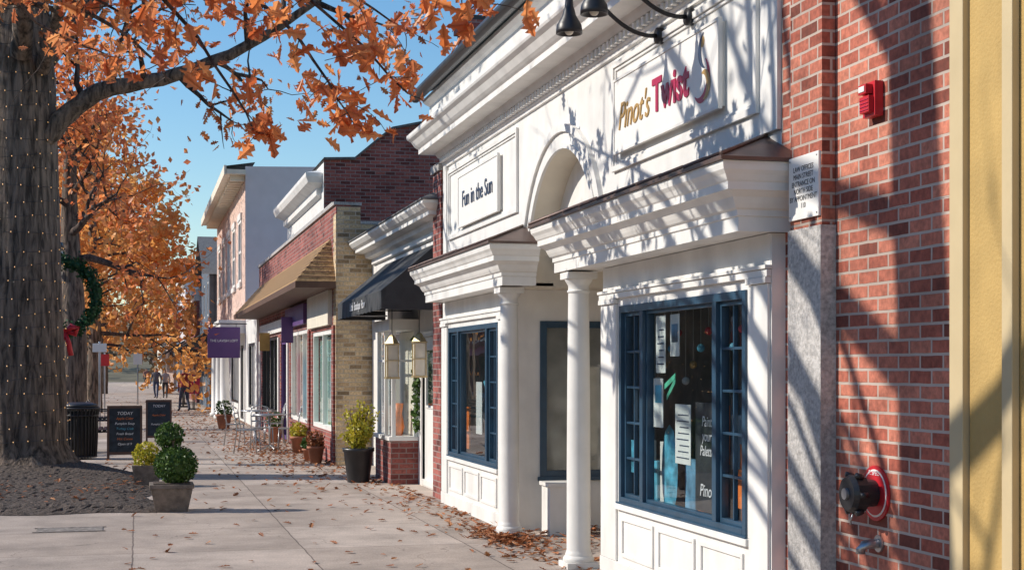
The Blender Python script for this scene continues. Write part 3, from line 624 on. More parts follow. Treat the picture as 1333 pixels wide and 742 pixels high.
# ------------------------------------------------------------------ Building C
G=Group('buff_brick_shop_building',(5,33,0)); m=MB(); t=MB(); gl=MB()
ops=[(25.5,28.4,0.55,2.35),(29.2,32.6,0.55,2.45),(33.4,34.8,0.02,2.3),(35.6,40.2,0.55,2.45)]
wall_x(m,3.28,0.25,24.91,41.2,0,4.45,ops,REDBRICK2)
m.box(3.279,3.30,24.905,25.25,0,4.3,BUFF)
m.box(3.30,14,24.90,24.96,0,4.13,BUFF); m.box(3.301,3.7,24.902,24.962,4.131,4.42,BUFF); m.box(3.24,3.72,24.88,25.1,4.45,4.50,STONE)
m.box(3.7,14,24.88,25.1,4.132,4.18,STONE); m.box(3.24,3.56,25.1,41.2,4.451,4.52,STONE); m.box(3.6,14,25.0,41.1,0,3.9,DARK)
for i,(a,b,c,d) in enumerate(ops):
    fm=(WHITE,WHITE,PURP,BLACK)[i]
    frame_x(t,3.30,0.08,a,b,c,d,0.08,fm); nn=max(1,int((b-a)/1.1))
    for k in range(1,nn): yy=a+(b-a)*k/nn; t.box(3.305,3.375,yy-0.03,yy+0.03,c+.08,d-.08,fm)
    gl.face([(3.35,a,c),(3.35,b,c),(3.35,b,d),(3.35,a,d)],GLASS)
m.box(3.42,3.46,25.5,28.4,0.55,2.35,MINT); m.box(3.45,3.50,29.2,32.6,0.55,2.45,CREAM); m.box(3.42,3.44,29.6,30.3,0.7,1.9,PCYAN); m.box(3.42,3.44,31.0,31.6,0.7,2.0,RED)
for yy in (26.1,27.2): m.box(3.395,3.41,yy,yy+0.5,0.9,1.9,PAPER)
m.box(3.5,3.55,35.6,40.2,0.55,2.45,INTER)
t.box(3.20,3.279,25.4,28.6,2.42,3.02,CREAM); t.box(3.18,3.279,29.1,32.8,2.55,2.95,PURP); t.box(3.22,3.279,33.2,40.3,2.52,2.80,WHITE)
prof=[(0.0,3.02),(.66,3.03),(.69,3.03),(.69,3.14),(.0,3.93)]
sweepU(m,prof[3:],3.28,3.28,25.6,40.7,SHING); sweepU(t,prof[:4],3.28,3.28,25.6,40.7,WOOD)
for j in range(1,9):
    o=.69*(1-j/9)+.012; z=3.14+.79*j/9
    sweepU(m,[(o+0.014,z-0.012),(o-0.004,z+0.006)],3.28,3.28,25.6,40.7,WOOD)
for yy in (25.1,28.8,33.0,35.2,40.7): t.box(3.24,3.279,yy-0.12,yy+0.12,0,2.4,WHITE if yy>30 else REDBRICK2)
t.box(2.95,3.2,31.2,31.23,2.2,2.75,PURP); t.box(2.95,3.2,36.9,36.93,2.1,2.55,GOLD)
m.build('walls_and_mansard',G); t.build('trim',G); gl.build('glass',G)
G=Group('red_brick_gabled_building',(6,34,0)); m=MB(); t=MB()
xs=[(3.8,6.05),(4.45,6.08),(5.0,6.55),(5.25,6.75),(5.9,6.9),(7.6,6.7),(12,6.3)]
pts=[(3.8,30.8,0)]+[(x,30.8,z) for x,z in xs]+[(12,30.8,0)]
m.face(pts,REDBRICK2)
for (a,za),(b,zb) in zip(xs[:-1],xs[1:]):
    t.mesh([(a,30.74,za),(b,30.74,zb),(b,30.74,zb+.05),(a,30.74,za+.05),(a,38.5,za),(b,38.5,zb),(b,38.5,zb+.05),(a,38.5,za+.05)],[(0,1,2,3),(3,2,6,7),(0,4,5,1)],GRSH)
m.box(3.8,3.9,30.81,38.5,0,6.0,WHITE); m.box(3.9,12,38.3,38.5,0,6.0,REDBRICK2)
sweepU(t,[(0,5.3),(.1,5.35),(.1,5.5),(.3,5.6),(.35,5.72),(.35,5.8),(0,5.9)],3.79,3.9,31.3,38.3,WHITE)
m.build('walls',G); t.build('roof_edge',G)
G=Group('pale_stucco_building',(6,53,0)); m=MB(); t=MB(); gl=MB()
ops=[(47+i*3.0,48.3+i*3.0,4.4,6.4) for i in range(5)]
wall_x(m,3.2,0.2,45.5,62,3.1,7.7,ops,PINKBR)
for a,b,c,d in ops:
    frame_x(t,3.17,0.1,a,b,c,d,0.1,WHITE); t.box(3.19,3.25,a,b,(c+d)/2-.04,(c+d)/2+.04,WHITE); gl.face([(3.28,a,c),(3.28,b,c),(3.28,b,d),(3.28,a,d)],GLASS2); t.box(3.12,3.19,a-.1,b+.1,c-.15,c-.001,WHITE); t.box(3.14,3.19,a-.1,b+.1,d+.001,d+.2,WHITE)
wall_x(m,3.22,0.2,41.25,62,0,3.09,[(42,44.5,.5,2.4),(46.5,48,.05,2.4),(49,53,.5,2.4),(54.5,60,.5,2.4)],WHITE)
for a,b,c,d in [(42,44.5,.5,2.4),(46.5,48,.05,2.4),(49,53,.5,2.4),(54.5,60,.5,2.4)]:
    gl.face([(3.3,a,c),(3.3,b,c),(3.3,b,d),(3.3,a,d)],GLASS2); frame_x(t,3.25,0.07,a,b,c,d,.08,BLACK)
    nn=max(2,int((b-a)/.8))
    for k in range(1,nn): yy=a+(b-a)*k/nn; t.box(3.255,3.31,yy-.03,yy+.03,c+.08,d-.08,WHITE)
pts=[(3.2,45.45,0),(3.2,45.45,7.86),(10.5,45.45,8.05),(10.5,45.45,0)]
m.face(pts,STUC); m.box(3.45,10.5,45.5,62,0,7.6,STUC)
m.box(3.21,10,41.26,45.4,3.1,3.6,STUC)
m.face([(2.6,45.46,7.86),(2.6,62,7.86),(3.5,62,8.0),(3.5,45.46,8.0)],GRSH); t.box(2.6,3.2,45.3,62,7.6,7.74,CREAM); t.box(2.55,2.62,45.3,62,7.58,7.86,CREAM)
for i in range(26): t.box(2.75,3.19,45.6+i*.63,45.72+i*.63,7.42,7.6,CREAM)
t.box(2.45,3.21,45.6,52,2.75,3.05,WHITE); t.box(2.40,3.21,45.55,52.05,3.052,3.15,WHITE)
for yy in (46.3,49,51.7): t.lathe(2.62,yy,[(.2,0),(.2,.12),(.15,.15),(.14,1.4),(.12,2.6),(.18,2.7),(.18,2.75)],18,WHITE)
m.build('walls',G); t.build('trim',G); gl.build('glass',G)
G=Group('hanging_shop_sign',(2.6,45.2,2.5)); m=MB(); m.box(2.05,3.02,45.1,45.16,1.98,2.92,PURP); m.tube([(3.22,45.13,3.02),(2.0,45.13,3.02)],.02,6,BLACK)
m.tube([(2.2,45.13,2.9),(2.2,45.13,3.02)],.01,5,BLACK); m.tube([(2.9,45.13,2.9),(2.9,45.13,3.02)],.01,5,BLACK); m.build('board',G,0.01)
text("THE LAVISH LOFT",(2.535,45.09,2.5),.105,WLET,G,facing='y',extr=.001,name='sign_text')
def farb(name,y0,y1,X,h,mat,gable=False,aw=None,tr=WHITE):
    G=Group(name,(X+2,(y0+y1)/2,0)); m=MB(); gl=MB()
    n_=max(2,int((y1-y0)/3)); ops=[]
    for i in range(n_):
        a=y0+(y1-y0)*(i+.25)/n_; b=y0+(y1-y0)*(i+.72)/n_
        ops.append((a,b,.5,2.4)); 
        if h>5: ops.append((a+.2,b-.2,3.9,5.4))
    wall_x(m,X,.2,y0,y1,0,h,ops,mat)
    for a,b,c,d in ops: frame_x(m,X+.02,.08,a,b,c,d,.09,tr); gl.face([(X+.1,a,c),(X+.1,b,c),(X+.1,b,d),(X+.1,a,d)],GLASS2)
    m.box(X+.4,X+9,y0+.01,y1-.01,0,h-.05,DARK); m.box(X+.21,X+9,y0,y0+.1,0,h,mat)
    if gable:
        ym=(y0+y1)/2; 
        m.face([(X-.3,y0-.2,h),(X-.3,ym,h+2.0),(X+9,ym,h+2.0),(X+9,y0-.2,h)],GRSH); m.face([(X-.3,y1+.2,h),(X-.3,ym,h+2.0),(X+9,ym,h+2.0),(X+9,y1+.2,h)],GRSH)
        m.face([(X,y0,h),(X,y1,h),(X,ym,h+1.9)],mat)
    else: m.box(X-.3,X+.25,y0-.05,y1+.05,h,h+.3,tr); m.box(X-.15,X+.2,y0-.02,y1+.02,h-.25,h-.001,tr)
    if aw:
        m.face([(X-1.3,y0+.5,2.45),(X-1.3,y1-.5,2.45),(X,y1-.5,3.3),(X,y0+.5,3.3)],aw); m.face([(X-1.3,y0+.5,2.45),(X-1.3,y1-.5,2.45),(X-1.3,y1-.5,2.2),(X-1.3,y0+.5,2.2)],aw); m.face([(X-1.3,y0+.5,2.45),(X,y0+.5,3.3),(X,y0+.5,2.45)],aw)
    m.build('walls',G); gl.build('glass',G)
farb('blue_grey_shop_house',62.3,72,2.9,5.6,BLUGR,True,AWNB)
farb('brick_shop_house',72.3,84,2.8,5.2,REDBRICK2,False,WOOD)
farb('stucco_shop_house',84.3,96,2.6,6.6,STUC,False,AWNB)
farb('blue_grey_shop_house',96.5,112,2.8,7.0,BLUGR,True)
farb('brick_shop_house',112.5,140,2.6,6.0,PINKBR,False,WOOD)
farb('stucco_shop_house',141,175,2.2,7.5,CREAM,True)
cols=[REDBRICK,CREAM,REDBRICK2,STUC,BUFF,PINKBR,BLUGR]
y=-12
i=0
while y<200:
    L=RND.uniform(9,15); h=RND.uniform(5.5,7.5); mt=cols[i%7]
    G=Group('opposite_shop_building',(-20,y+L/2,0)); m=MB(); m.box(-27,-17,y,y+L,0,h,mt); m.box(-17.1,-16.7,y,y+L,h,h+.4,WHITE)
    k=int(L/2.6)
    for j in range(k):
        a=y+L*(j+.25)/k; m.box(-17,-16.96,a,a+1.1,3.8,5.3,DARK); m.box(-17,-16.95,a-.3,a+1.4,.6,2.5,DARK); m.box(-17,-16.93,a-.1,a+1.2,3.6,3.79,WHITE)
    m.face([(-17,y+.4,3.2),(-17,y+L-.4,3.2),(-15.9,y+L-.4,2.6),(-15.9,y+.4,2.6)],(AWNB,RED,PGREEN,CREAM)[i%4])
    m.build('walls',G); y+=L+.3; i+=1

# ------------------------------------------------------------------ trees
def clusters(tips, per, spread, smin, smax, keep=1.0):
    C=[];S=[]
    for p in tips:
        if RND.random()>keep: continue
        for _ in range(per):
            q=p+rv(spread); C.append(q[:]); S.append(RND.uniform(smin,smax))
    return C,S
G=Group('oak_tree',(-2.9,8.2,0)); m=MB(); tips=[]; low=[]
trunk=limb(m,[(-2.9,8.2,-.02),(-2.92,8.2,1.5),(-2.85,8.3,4),(-2.8,8.5,7),(-2.7,8.8,10)],.48,.16,BARK,16)
for st,dr,L,r in (((-2.85,8.3,4.2),(.5,.6,.6),4.2,.13),((-2.85,8.3,4.8),(-.8,.3,.5),4,.12),((-2.8,8.4,5.5),(.3,-1,.6),4,.12),((-2.8,8.5,6.0),(.2,1,.55),4.8,.13),
    ((-2.8,8.5,6.8),(-.5,1,.6),4,.11),((-2.8,8.6,7.6),(.5,.5,.6),3.6,.1),((-2.8,8.7,8.2),(-.5,-.8,.7),3.4,.09),((-2.7,8.8,9.5),(.1,.2,1),3,.08)):
    grow(m,st,dr,L,r,2,tips,BARK2,0.05)
limbs=[
 ([(-2.85,8.3,4.3),(-1.6,9.3,4.95),(-.2,10.3,5.0),(1.0,10.9,4.6),(2.0,11.0,3.75)],9,.8),
 ([(-2.85,8.3,4.5),(-1.8,9.8,5.0),(-.6,11.0,4.9),(.3,11.4,4.35),(.85,11.2,3.45)],9,.7),
 ([(-2.85,8.3,4.0),(-2.0,10.0,4.7),(-1.1,11.6,4.7),(-.2,12.6,4.5),(.3,13.3,4.2)],9,.4),
 ([(-2.85,8.3,4.6),(-2.2,10.6,5.2),(-1.6,12.8,5.2),(-.9,14.4,4.9),(-.3,15.2,4.8)],10,.4),
 ([(-2.85,8.3,4.8),(-1.2,9.6,5.4),(.2,10.9,5.3),(1.4,12.2,5.0),(2.3,12.9,4.7)],10,.8),
 ([(-2.85,8.3,4.7),(-1.4,8.8,5.2),(.3,9.4,5.2),(1.5,9.8,4.8),(2.25,9.8,4.15)],11,.9),
 ([(-2.85,8.3,4.4),(-1.3,10,5.0),(.2,11.4,4.8),(1.1,11.6,4.4),(1.55,11.1,3.6)],10,.8),
 ([(-2.85,8.3,4.2),(-2.0,9.8,4.9),(-1.3,11,5.0),(-.5,12,4.7),(.1,12.1,4.35)],9,.5),
]
for L_,st,pr in limbs:
    out=limb(m,L_,.045,.006,BARK2,7)
    for i in range(st,len(out)):
        for _ in range(2):
            d=rv(); d.z=d.z*.5-.35
            if RND.random()<pr: grow(m,out[i],d,RND.uniform(.2,.5),.006,0,low,BARK2,0,.12,3)
m.build('trunk_and_branches',G)
C,S=clusters(low,2,.07,.12,.215,.72); leaves('low_leaves',C,S,LEAF_N,G,'oak')
C,S=clusters(tips,1,.12,.10,.16,.45); leaves('crown_leaves',C,S,LEAF_N,G,'oak')
def trunk_r(z):
    if z<0.5: return .60+.30*((.5-z)/.5)**1.6
    return .60-.015*z if z<6 else .51-.06*(z-6)
G=Group('big_oak_tree',(-1.65,23.55,0)); m=MB(); tips=[]
zs=[-.05,.06,.15,.3,.5,.8,1.2,1.8,2.5,3.2,4,5,6,7,8,9,10.5,12]; n=36; V=[];Fc=[]
def tcx(z): return -1.65-0.02*z, 23.55+.02*z
for z in zs:
    cx,cy=tcx(z)
    for k in range(n):
        a=2*math.pi*k/n; rr=trunk_r(max(z,0))*(1+.05*math.sin(a*5+z*.3)+.03*math.sin(a*9+1+z)+(.12*math.sin(a*4+.7)*max(0,(.5-z)/.5)))
        V.append((cx+rr*math.cos(a),cy+rr*math.sin(a),z))
for i in range(len(zs)-1):
    for k in range(n): Fc.append((i*n+k,i*n+(k+1)%n,(i+1)*n+(k+1)%n,(i+1)*n+k))
m.mesh(V,Fc,BARK,True)
big=[[(-1.4,23.5,5.2),(-.6,23.4,5.9),(.6,23.2,6.2),(1.9,22.9,6.8),(3.0,22.5,7.6)],
 [(-1.5,23.6,6.2),(-.6,24.4,7.6),(.8,25,8.8),(2.0,25.5,10)],
 [(-1.9,23.6,6.0),(-3.2,23.2,7.4),(-4.8,22.5,8.6),(-6.3,22,9.6)],
 [(-1.7,23.2,6.4),(-1.5,21.6,7.8),(-1.1,19.6,8.8),(-.6,17.8,9.6)],
 [(-1.8,23.8,7),(-2.0,25.4,8.6),(-2.2,27.2,9.8)],
 [(-1.8,23.6,8.2),(-.8,22.6,9.8),(.2,21.5,11)],
 [(-1.4,23.3,6.2),(-1.0,21.8,7.0),(-.3,20.2,7.4),(.7,18.8,7.8)]]
for q_,L_ in enumerate(big):
    out=limb(m,L_,.17 if q_<6 else .12,.04,BARK,9)
    for i in range(4,len(out),2):
        d=(out[i]-out[i-1]).normalized(); s=d.cross(rv()).normalized()
        grow(m,out[i],d*.5+s,RND.uniform(1.1,2.0),.05,1,tips,BARK2,.02,.05)
grow(m,(-1.85,23.8,11.5),(0,0,1),3,.1,2,tips,BARK2,.05)
m.build('trunk_and_branches',G)
C,S=clusters(tips,4,.16,.12,.20,.62); leaves('crown_leaves',C,S,LEAF_N,G,'oak')
g=Group('string_lights',(-1.65,23.55,3)); m=MB(); wire=[]
z=.35; a=0; q=.008
while z<8:
    cx,cy=tcx(z); rr=trunk_r(z)*1.07+.02; p=(cx+rr*math.cos(a),cy+rr*math.sin(a),z+.03*math.sin(a*1.7)); wire.append(p)
    if len(wire)%2==0: m.mesh([(p[0]+q,p[1],p[2]),(p[0]-q,p[1],p[2]),(p[0],p[1]+q,p[2]),(p[0],p[1]-q,p[2]),(p[0],p[1],p[2]+q*1.5),(p[0],p[1],p[2]-q*1.5)],[(0,2,4),(2,1,4),(1,3,4),(3,0,4),(2,0,5),(1,2,5),(3,1,5),(0,3,5)],BULB)
    a+=RND.uniform(.15,.25); z+=.2*.24/(2*math.pi)
m.tube(wire,.004,3,BLACK,True,False); m.build('wire_and_bulbs',g)

def street_tree(name,x,y,h,cr,base,leafm,tr=.35,per=5,sz=(.16,.3),dens=1.0):
    G=Group(name,(x,y,0)); m=MB(); tips=[]
    out=limb(m,[(x,y,-.02),(x+.05,y,h*.25),(x-.05,y+.1,h*.5),(x,y,h*.8)],tr,tr*.25,BARK,12)
    k=int(13*dens)
    for i in range(k):
        t=i/(k-1); z=base+(h*.78-base)*t; a=i*2.4; up=.15+.8*t
        L=cr*(1.0-.45*t)*RND.uniform(.75,1.0)*.62
        grow(m,(x,y,z),(math.cos(a),math.sin(a),up),L,tr*.28*(1-.6*t),2,tips,BARK2,.02,.04)
    m.build('trunk_and_branches',G)
    C,S=clusters(tips,per,.26,sz[0],sz[1],.75); leaves('crown_leaves',C,S,leafm,G)
street_tree('street_oak_tree',-1.75,41.5,11.5,4.2,4.6,LEAF_N,.45,3,(.14,.25))
street_tree('golden_street_tree',-1.6,57,12,5.4,3.0,LEAF_F,.32,6,(.2,.36))
street_tree('golden_street_tree',-2.0,74,13,5.6,2.8,LEAF_F,.3,5,(.25,.42))
street_tree('golden_street_tree',-2.2,100,13,6,3,LEAF_F,.3,5,(.3,.5))
for (yy,xx) in ((10,-14.5),(34,-14.8)): street_tree('far_side_tree',xx,yy,9,4.2,2.6,LEAF_N,.25,2,(.25,.4),.7)
g=Group('hill',(0,300,0)); m=MB(); V=[];Fc=[]; nx,ny=40,14
for j in range(ny):
    for i in range(nx):
        X=-200+400*i/(nx-1); Y=185+j*20; hgt=-.15+max(0,(Y-185))*.055*(1+.25*math.sin(X*.03+1)+.1*math.sin(X*.11))
        V.append((X,Y,hgt))
for j in range(ny-1):
    for i in range(nx-1): Fc.append((j*nx+i,j*nx+i+1,(j+1)*nx+i+1,(j+1)*nx+i))
m.mesh(V,Fc,EARTH,True); m.build('hill_terrain',g)
g=Group('distant_tree_mass',(0,250,0)); C=[];S=[]
for t_ in range(190):
    Y=RND.uniform(182,330); X=RND.uniform(-75,60); 
    if -9<X<2 and Y<200: continue
    b=max(0,(Y-185))*.055; R_=RND.uniform(2.5,4.5); H=RND.uniform(5,9)
    for _ in range(110):
        v=rv(); v.normalize(); v*=R_*RND.random()**.4; C.append((X+v.x,Y+v.y,b+H*.55+v.z*H/R_*.45)); S.append(RND.uniform(.7,1.3))
leaves('tree_crowns',C,S,LEAF_B,g)

# ------------------------------------------------------------------ mulch bed
g=Group('mulch_bed',(-1.3,21,0)); m=MB(); V=[];Fc=[]; nx,ny=90,150
for j in range(ny):
    for i in range(nx):
        u=i/(nx-1); v=j/(ny-1); wob=.06*math.sin(v*23)+.04*math.sin(v*51); X=-3.4+(3.6+wob)*u; Y=17.3+9.2*v+(.07*math.sin(u*17) if v<.03 else 0)
        if v>.55: X=-3.4+(3.6+wob-1.6*(v-.55)/.45)*u
        e=min(u*3.6,(1-u)*3.6,v*9.2,(1-v)*9.2); hgt=.006+.07*min(1,e/.5)
        dd=math.hypot(X+1.65,Y-23.55); hgt+=.18*math.exp(-(dd/1.4)**2)+(RND.gauss(0,.006) if e>0.01 else 0)
        V.append((X+(RND.gauss(0,.01)),Y+RND.gauss(0,.01),max(.004,hgt)))
for j in range(ny-1):
    for i in range(nx-1): Fc.append((j*nx+i,j*nx+i+1,(j+1)*nx+i+1,(j+1)*nx+i))
m.mesh(V,Fc,MULCH); m.build('mulch',g)
C=[];S=[]
def lf(x,y,z=.012): C.append((x,y,z)); S.append(RND.uniform(.05,.115))
for _ in range(520): lf(RND.uniform(-.2,3.6),RND.uniform(8,45))
for _ in range(380): lf(3.62-abs(RND.gauss(0,.3)),RND.uniform(9,22))
for _ in range(420): lf(RND.uniform(3.65,5.2),RND.uniform(11.4,14.4),RND.uniform(.01,.04))
for _ in range(350): lf(3.45+RND.gauss(0,.12),13.9+RND.gauss(0,.5),RND.uniform(.01,.05))
for _ in range(1100): lf(min(3.2,RND.gauss(2.6,.45)),RND.gauss(29,4),RND.uniform(.01,.06))
for _ in range(900): lf(min(3.1,RND.gauss(2.2,.8)),RND.uniform(34,60),.012)
for _ in range(260): lf(RND.uniform(-3,.1),RND.uniform(17.6,26),RND.uniform(.09,.12))
for _ in range(300): lf(RND.uniform(-3,3),RND.uniform(45,90),.012)
g=Group('fallen_leaves',(2,20,0)); leaves('leaf_litter',C,S,LEAF_D,g,'oak',flat=True)

# ------------------------------------------------------------------ plants
def fball(C,S,c,r,n,s,sq=1.0):
    for _ in range(n):
        v=rv(); v.normalize(); v*=r*(.80+.24*RND.random()); C.append((c[0]+v.x,c[1]+v.y,c[2]+v.z*sq)); S.append(s*RND.uniform(.7,1.3))
g=Group('topiary_planter',(.41,17.4,0)); m=MB()
cx,cy=.38,17.45
def taper(m,cx,cy,w0,w1,z0,z1,mat):
    p=[(cx+sx*w,cy+sy*w,z) for z,w in ((z0,w0),(z1,w1)) for sx,sy in ((-1,-1),(1,-1),(1,1),(-1,1))]
    m.mesh(p,[(0,3,2,1),(4,5,6,7),(0,1,5,4),(1,2,6,5),(2,3,7,6),(3,0,4,7)],mat)
taper(m,cx,cy,.18,.235,.0,.27,PLANT); taper(m,cx,cy,.25,.25,.272,.32,PLANT); taper(m,cx,cy,.21,.21,.322,.33,MULCH)
m.tube([(cx+.02,cy,.3),(cx+.02,cy,.85)],.02,8,BARK); m.ball((cx+.05,cy,.53),.19,LEAF_G,10); m.ball((cx-.02,cy+.1,.86),.12,LEAF_G,10); m.build('planter_and_stem',g,.005)
C=[];S=[]; fball(C,S,(cx+.05,cy,.53),.245,1700,.042,.92); fball(C,S,(cx-.02,cy+.1,.86),.165,900,.038); leaves('boxwood',C,S,LEAF_G,g)
g=Group('topiary_planter',(.1,21.0,0)); m=MB(); taper(m,.12,21.2,.16,.2,0,.3,PLANT); C=[];S=[]; fball(C,S,(.12,21.2,.42),.2,600,.05); fball(C,S,(.12,21.2,.42),.1,200,.06); m.build('planter',g); leaves('boxwood',C,S,LEAF_Y,g)
g=Group('potted_shrub',(3.12,21.2,0)); m=MB()
m.lathe(3.12,21.2,[(.16,0),(.165,.03),(.215,.44),(.235,.45),(.235,.50),(.205,.50),(.2,.46)],24,BLACK); C=[];S=[]
for i in range(34):
    a=RND.uniform(0,6.28); e=RND.uniform(.02,.27); h=RND.uniform(.75,1.22)-e*.6; p=[(3.12,21.2,.45),(3.12+e*.6*math.cos(a),21.2+e*.6*math.sin(a),.45+(h-.45)*.6),(3.12+e*math.cos(a),21.2+e*math.sin(a),h)]
    m.tube(p,.006,4,BARK2)
    for _ in range(55):
        t=RND.uniform(.25,1.05); C.append((3.12+e*t*math.cos(a)+RND.gauss(0,.035),21.2+e*t*math.sin(a)+RND.gauss(0,.035),.45+(h-.45)*t+RND.gauss(0,.03))); S.append(RND.uniform(.04,.07))
m.build('pot_and_stems',g); leaves('shrub_leaves',C,S,LEAF_Y,g)
def flowerpot(x,y,h,r,lm):
    g=Group('flower_pot',(x,y,0)); m=MB(); m.lathe(x,y,[(r*.65,0),(r*.95,h*.85),(r*1.08,h*.86),(r*1.08,h),(r*.9,h),(r*.85,h*.9)],18,TERRA); m.build('pot',g)
    C=[];S=[]; fball(C,S,(x,y,h+r*.7),r*1.1,160,.08); fball(C,S,(x,y,h+r*.5),r*.6,80,.08); leaves('plant',C,S,lm,g)
flowerpot(3.02,25.6,.30,.15,LEAF_D); flowerpot(2.98,26.3,.22,.12,LEAF_G); flowerpot(3.05,28.8,.33,.15,LEAF_Y); flowerpot(3.0,33.2,.35,.18,LEAF_G); flowerpot(2.3,41.0,.4,.22,LEAF_G)

# ------------------------------------------------------------------ street furniture
def table(x,y):
    g=Group('bistro_table',(x,y,0)); m=MB(); m.lathe(x,y,[(.33,.72),(.34,.73),(.34,.745),(.33,.75)],28,STEEL); m.tube([(x,y,.05),(x,y,.72)],.022,10,STEEL)
    for k in range(4):
        a=k*math.pi/2+.4; m.tube([(x,y,.14),(x+.16*math.cos(a),y+.16*math.sin(a),.07),(x+.27*math.cos(a),y+.27*math.sin(a),.012)],.014,6,STEEL)
    m.build('table',g)
def chair(x,y,a):
    g=Group('bistro_chair',(x,y,0)); m=MB(); c,s=math.cos(a),math.sin(a)
    def T(u,v,z): return (x+u*c-v*s,y+u*s+v*c,z)
    m.mesh([T(-.2,-.2,.44),T(.2,-.2,.44),T(.2,.2,.44),T(-.2,.2,.44),T(-.2,-.2,.46),T(.2,-.2,.46),T(.2,.2,.46),T(-.2,.2,.46)],[(0,3,2,1),(4,5,6,7),(0,1,5,4),(1,2,6,5),(2,3,7,6),(3,0,4,7)],STEEL)
    for u,v in ((-.18,-.18),(.18,-.18)): m.tube([T(u,v,.44),T(u*1.15,v*1.15,0)],.012,6,STEEL)
    for u in (-.18,.18): m.tube([T(u*1.1,.24,0),T(u,.18,.45),T(u,.22,.7),T(u*.9,.26,.86)],.012,6,STEEL)
    m.tube([T(-.165,.26,.86),T(0,.27,.9),T(.165,.26,.86)],.012,6,STEEL)
    for z in (.58,.68,.78): m.tube([T(-.18,.2+(z-.5)*.12,z),T(.18,.2+(z-.5)*.12,z)],.015,5,STEEL)
    m.build('chair',g)
table(2.55,29.4); chair(2.1,29.1,1.3); chair(2.95,29.7,-1.7); chair(2.45,30.1,.1); table(2.5,32.2); chair(2.05,32.2,1.5); chair(2.9,32.5,-1.6)
def aframe(x,y,w,h,lines):
    g=Group('chalkboard_sign',(x,y,0)); m=MB(); d=.22
    for s in (-1,1):
        def T(u,v): return (x+u, y+s*d*(1-v/h), v)
        def bar(u0,u1,v0,v1,mt,o=.0):
            P=[T(u0,v0),T(u1,v0),T(u1,v1),T(u0,v1)]; Q=[(p[0],p[1]+s*(.02+o),p[2]) for p in P]
            m.mesh(P+Q,[(0,1,2,3),(4,5,6,7),(0,1,5,4),(1,2,6,5),(2,3,7,6),(3,0,4,7)],mt)
        bar(-w/2,-w/2+.04,0,h,WOOD); bar(w/2-.04,w/2,0,h,WOOD); bar(-w/2+.04,w/2-.04,h-.05,h,WOOD); bar(-w/2+.04,w/2-.04,.1,.15,WOOD); bar(-w/2+.04,w/2-.04,.15,h-.05,CHALK,-.008)
    m.build('board',g)
    if lines:
        words=["TODAY","Apple Cider","Pumpkin Soup","Turkey Club","Fresh Bread","Hot Cocoa","Open til 9"]
        for i in range(lines):
            v=h-.14-i*(h-.34)/lines; P_=y-d*(1-v/h)-.022
            text(words[i%7],(x,P_,v),.06 if i else .08,(WLET,PORAN,WLET,PCYAN)[i%4],g,facing='y',extr=.0005,name='chalk_line',shear=.2)
aframe(-.23,27.5,.62,.98,7); aframe(.46,34,.57,.95,3)
g=Group('trash_can',(-1.02,27.9,0)); m=MB()
m.lathe(-1.02,27.9,[(.27,.04),(.27,.86),(.25,.87)],24,DARK)
for k in range(30):
    a=2*math.pi*k/30; p=lambda r,z:(-1.02+r*math.cos(a),27.9+r*math.sin(a),z); m.tube([p(.28,.03),p(.30,.4),p(.30,.75),p(.335,.93)],.014,4,BLACK,False)
for z,r_ in ((.05,.295),(.8,.315),(.93,.345)): m.lathe(-1.02,27.9,[(r_,z-.015),(r_+.012,z),(r_,z+.015)],30,BLACK)
m.lathe(-1.02,27.9,[(.33,.95),(.30,1.0),(.17,1.04),(.15,1.02)],24,BLACK); m.build('bin',g)
def bench(x,y):
    g=Group('park_bench',(x,y,0)); m=MB()
    for yy in (y,y+1.5):
        m.tube([(x+.25,yy,0),(x+.25,yy,.42),(x-.2,yy,.42),(x-.28,yy,.88)],.022,6,BLACK); m.tube([(x-.2,yy,.42),(x-.25,yy,0)],.022,6,BLACK); m.tube([(x+.25,yy,.42),(x+.25,yy,.64),(x-.24,yy,.64)],.018,6,BLACK)
    for i in range(5): m.box(x-.2+i*.095,x-.13+i*.095,y-.1,y+1.6,.44,.465,BLACK)
    for i in range(4): m.box(x-.235-.012*i-.012,x-.235-.012*i+.012,y-.1,y+1.6,.52+i*.09,.58+i*.09,BLACK)
    m.build('bench',g)
bench(-.75,29.6); bench(-.9,36.5)
g=Group('street_lamp',(-1.36,26.5,0)); m=MB(); lx,ly=-1.42,26.6
m.lathe(lx,ly,[(.16,0),(.16,.1),(.12,.2),(.09,.6),(.06,.75),(.05,2.6),(.04,3.1),(.07,3.15),(.07,3.2),(.1,3.22)],16,BLACK)
m.lathe(lx,ly,[(.1,3.22),(.15,3.3),(.18,3.6),(.14,3.75),(.05,3.8)],12,LAMPG); m.lathe(lx,ly,[(.2,3.72),(.15,3.84),(.05,3.9),(.02,4.0)],12,BLACK); m.build('post_and_lantern',g)
g=Group('christmas_wreath',(-1.4,26.4,2.9)); C=[];S=[]; wc=(-1.32,26.45,2.90); m=MB(); pts=[]
for i in range(41):
    a=2*math.pi*i/40; pts.append((wc[0]+.62*math.cos(a),wc[1],wc[2]+.62*math.sin(a)))
m.tube(pts,.06,8,LEAF_W,True,False); m.tube([(wc[0],wc[1],wc[2]+.55),(lx,ly,wc[2]+.6)],.012,5,BLACK)
for i in range(3200):
    a=RND.uniform(0,6.283); v=rv(.06); C.append((wc[0]+(.62+v.x)*math.cos(a),wc[1]+v.y,wc[2]+(.62+v.x)*math.sin(a)+v.z*.3)); S.append(RND.uniform(.05,.09))
bx,bz=wc[0]+.10,wc[2]-.60
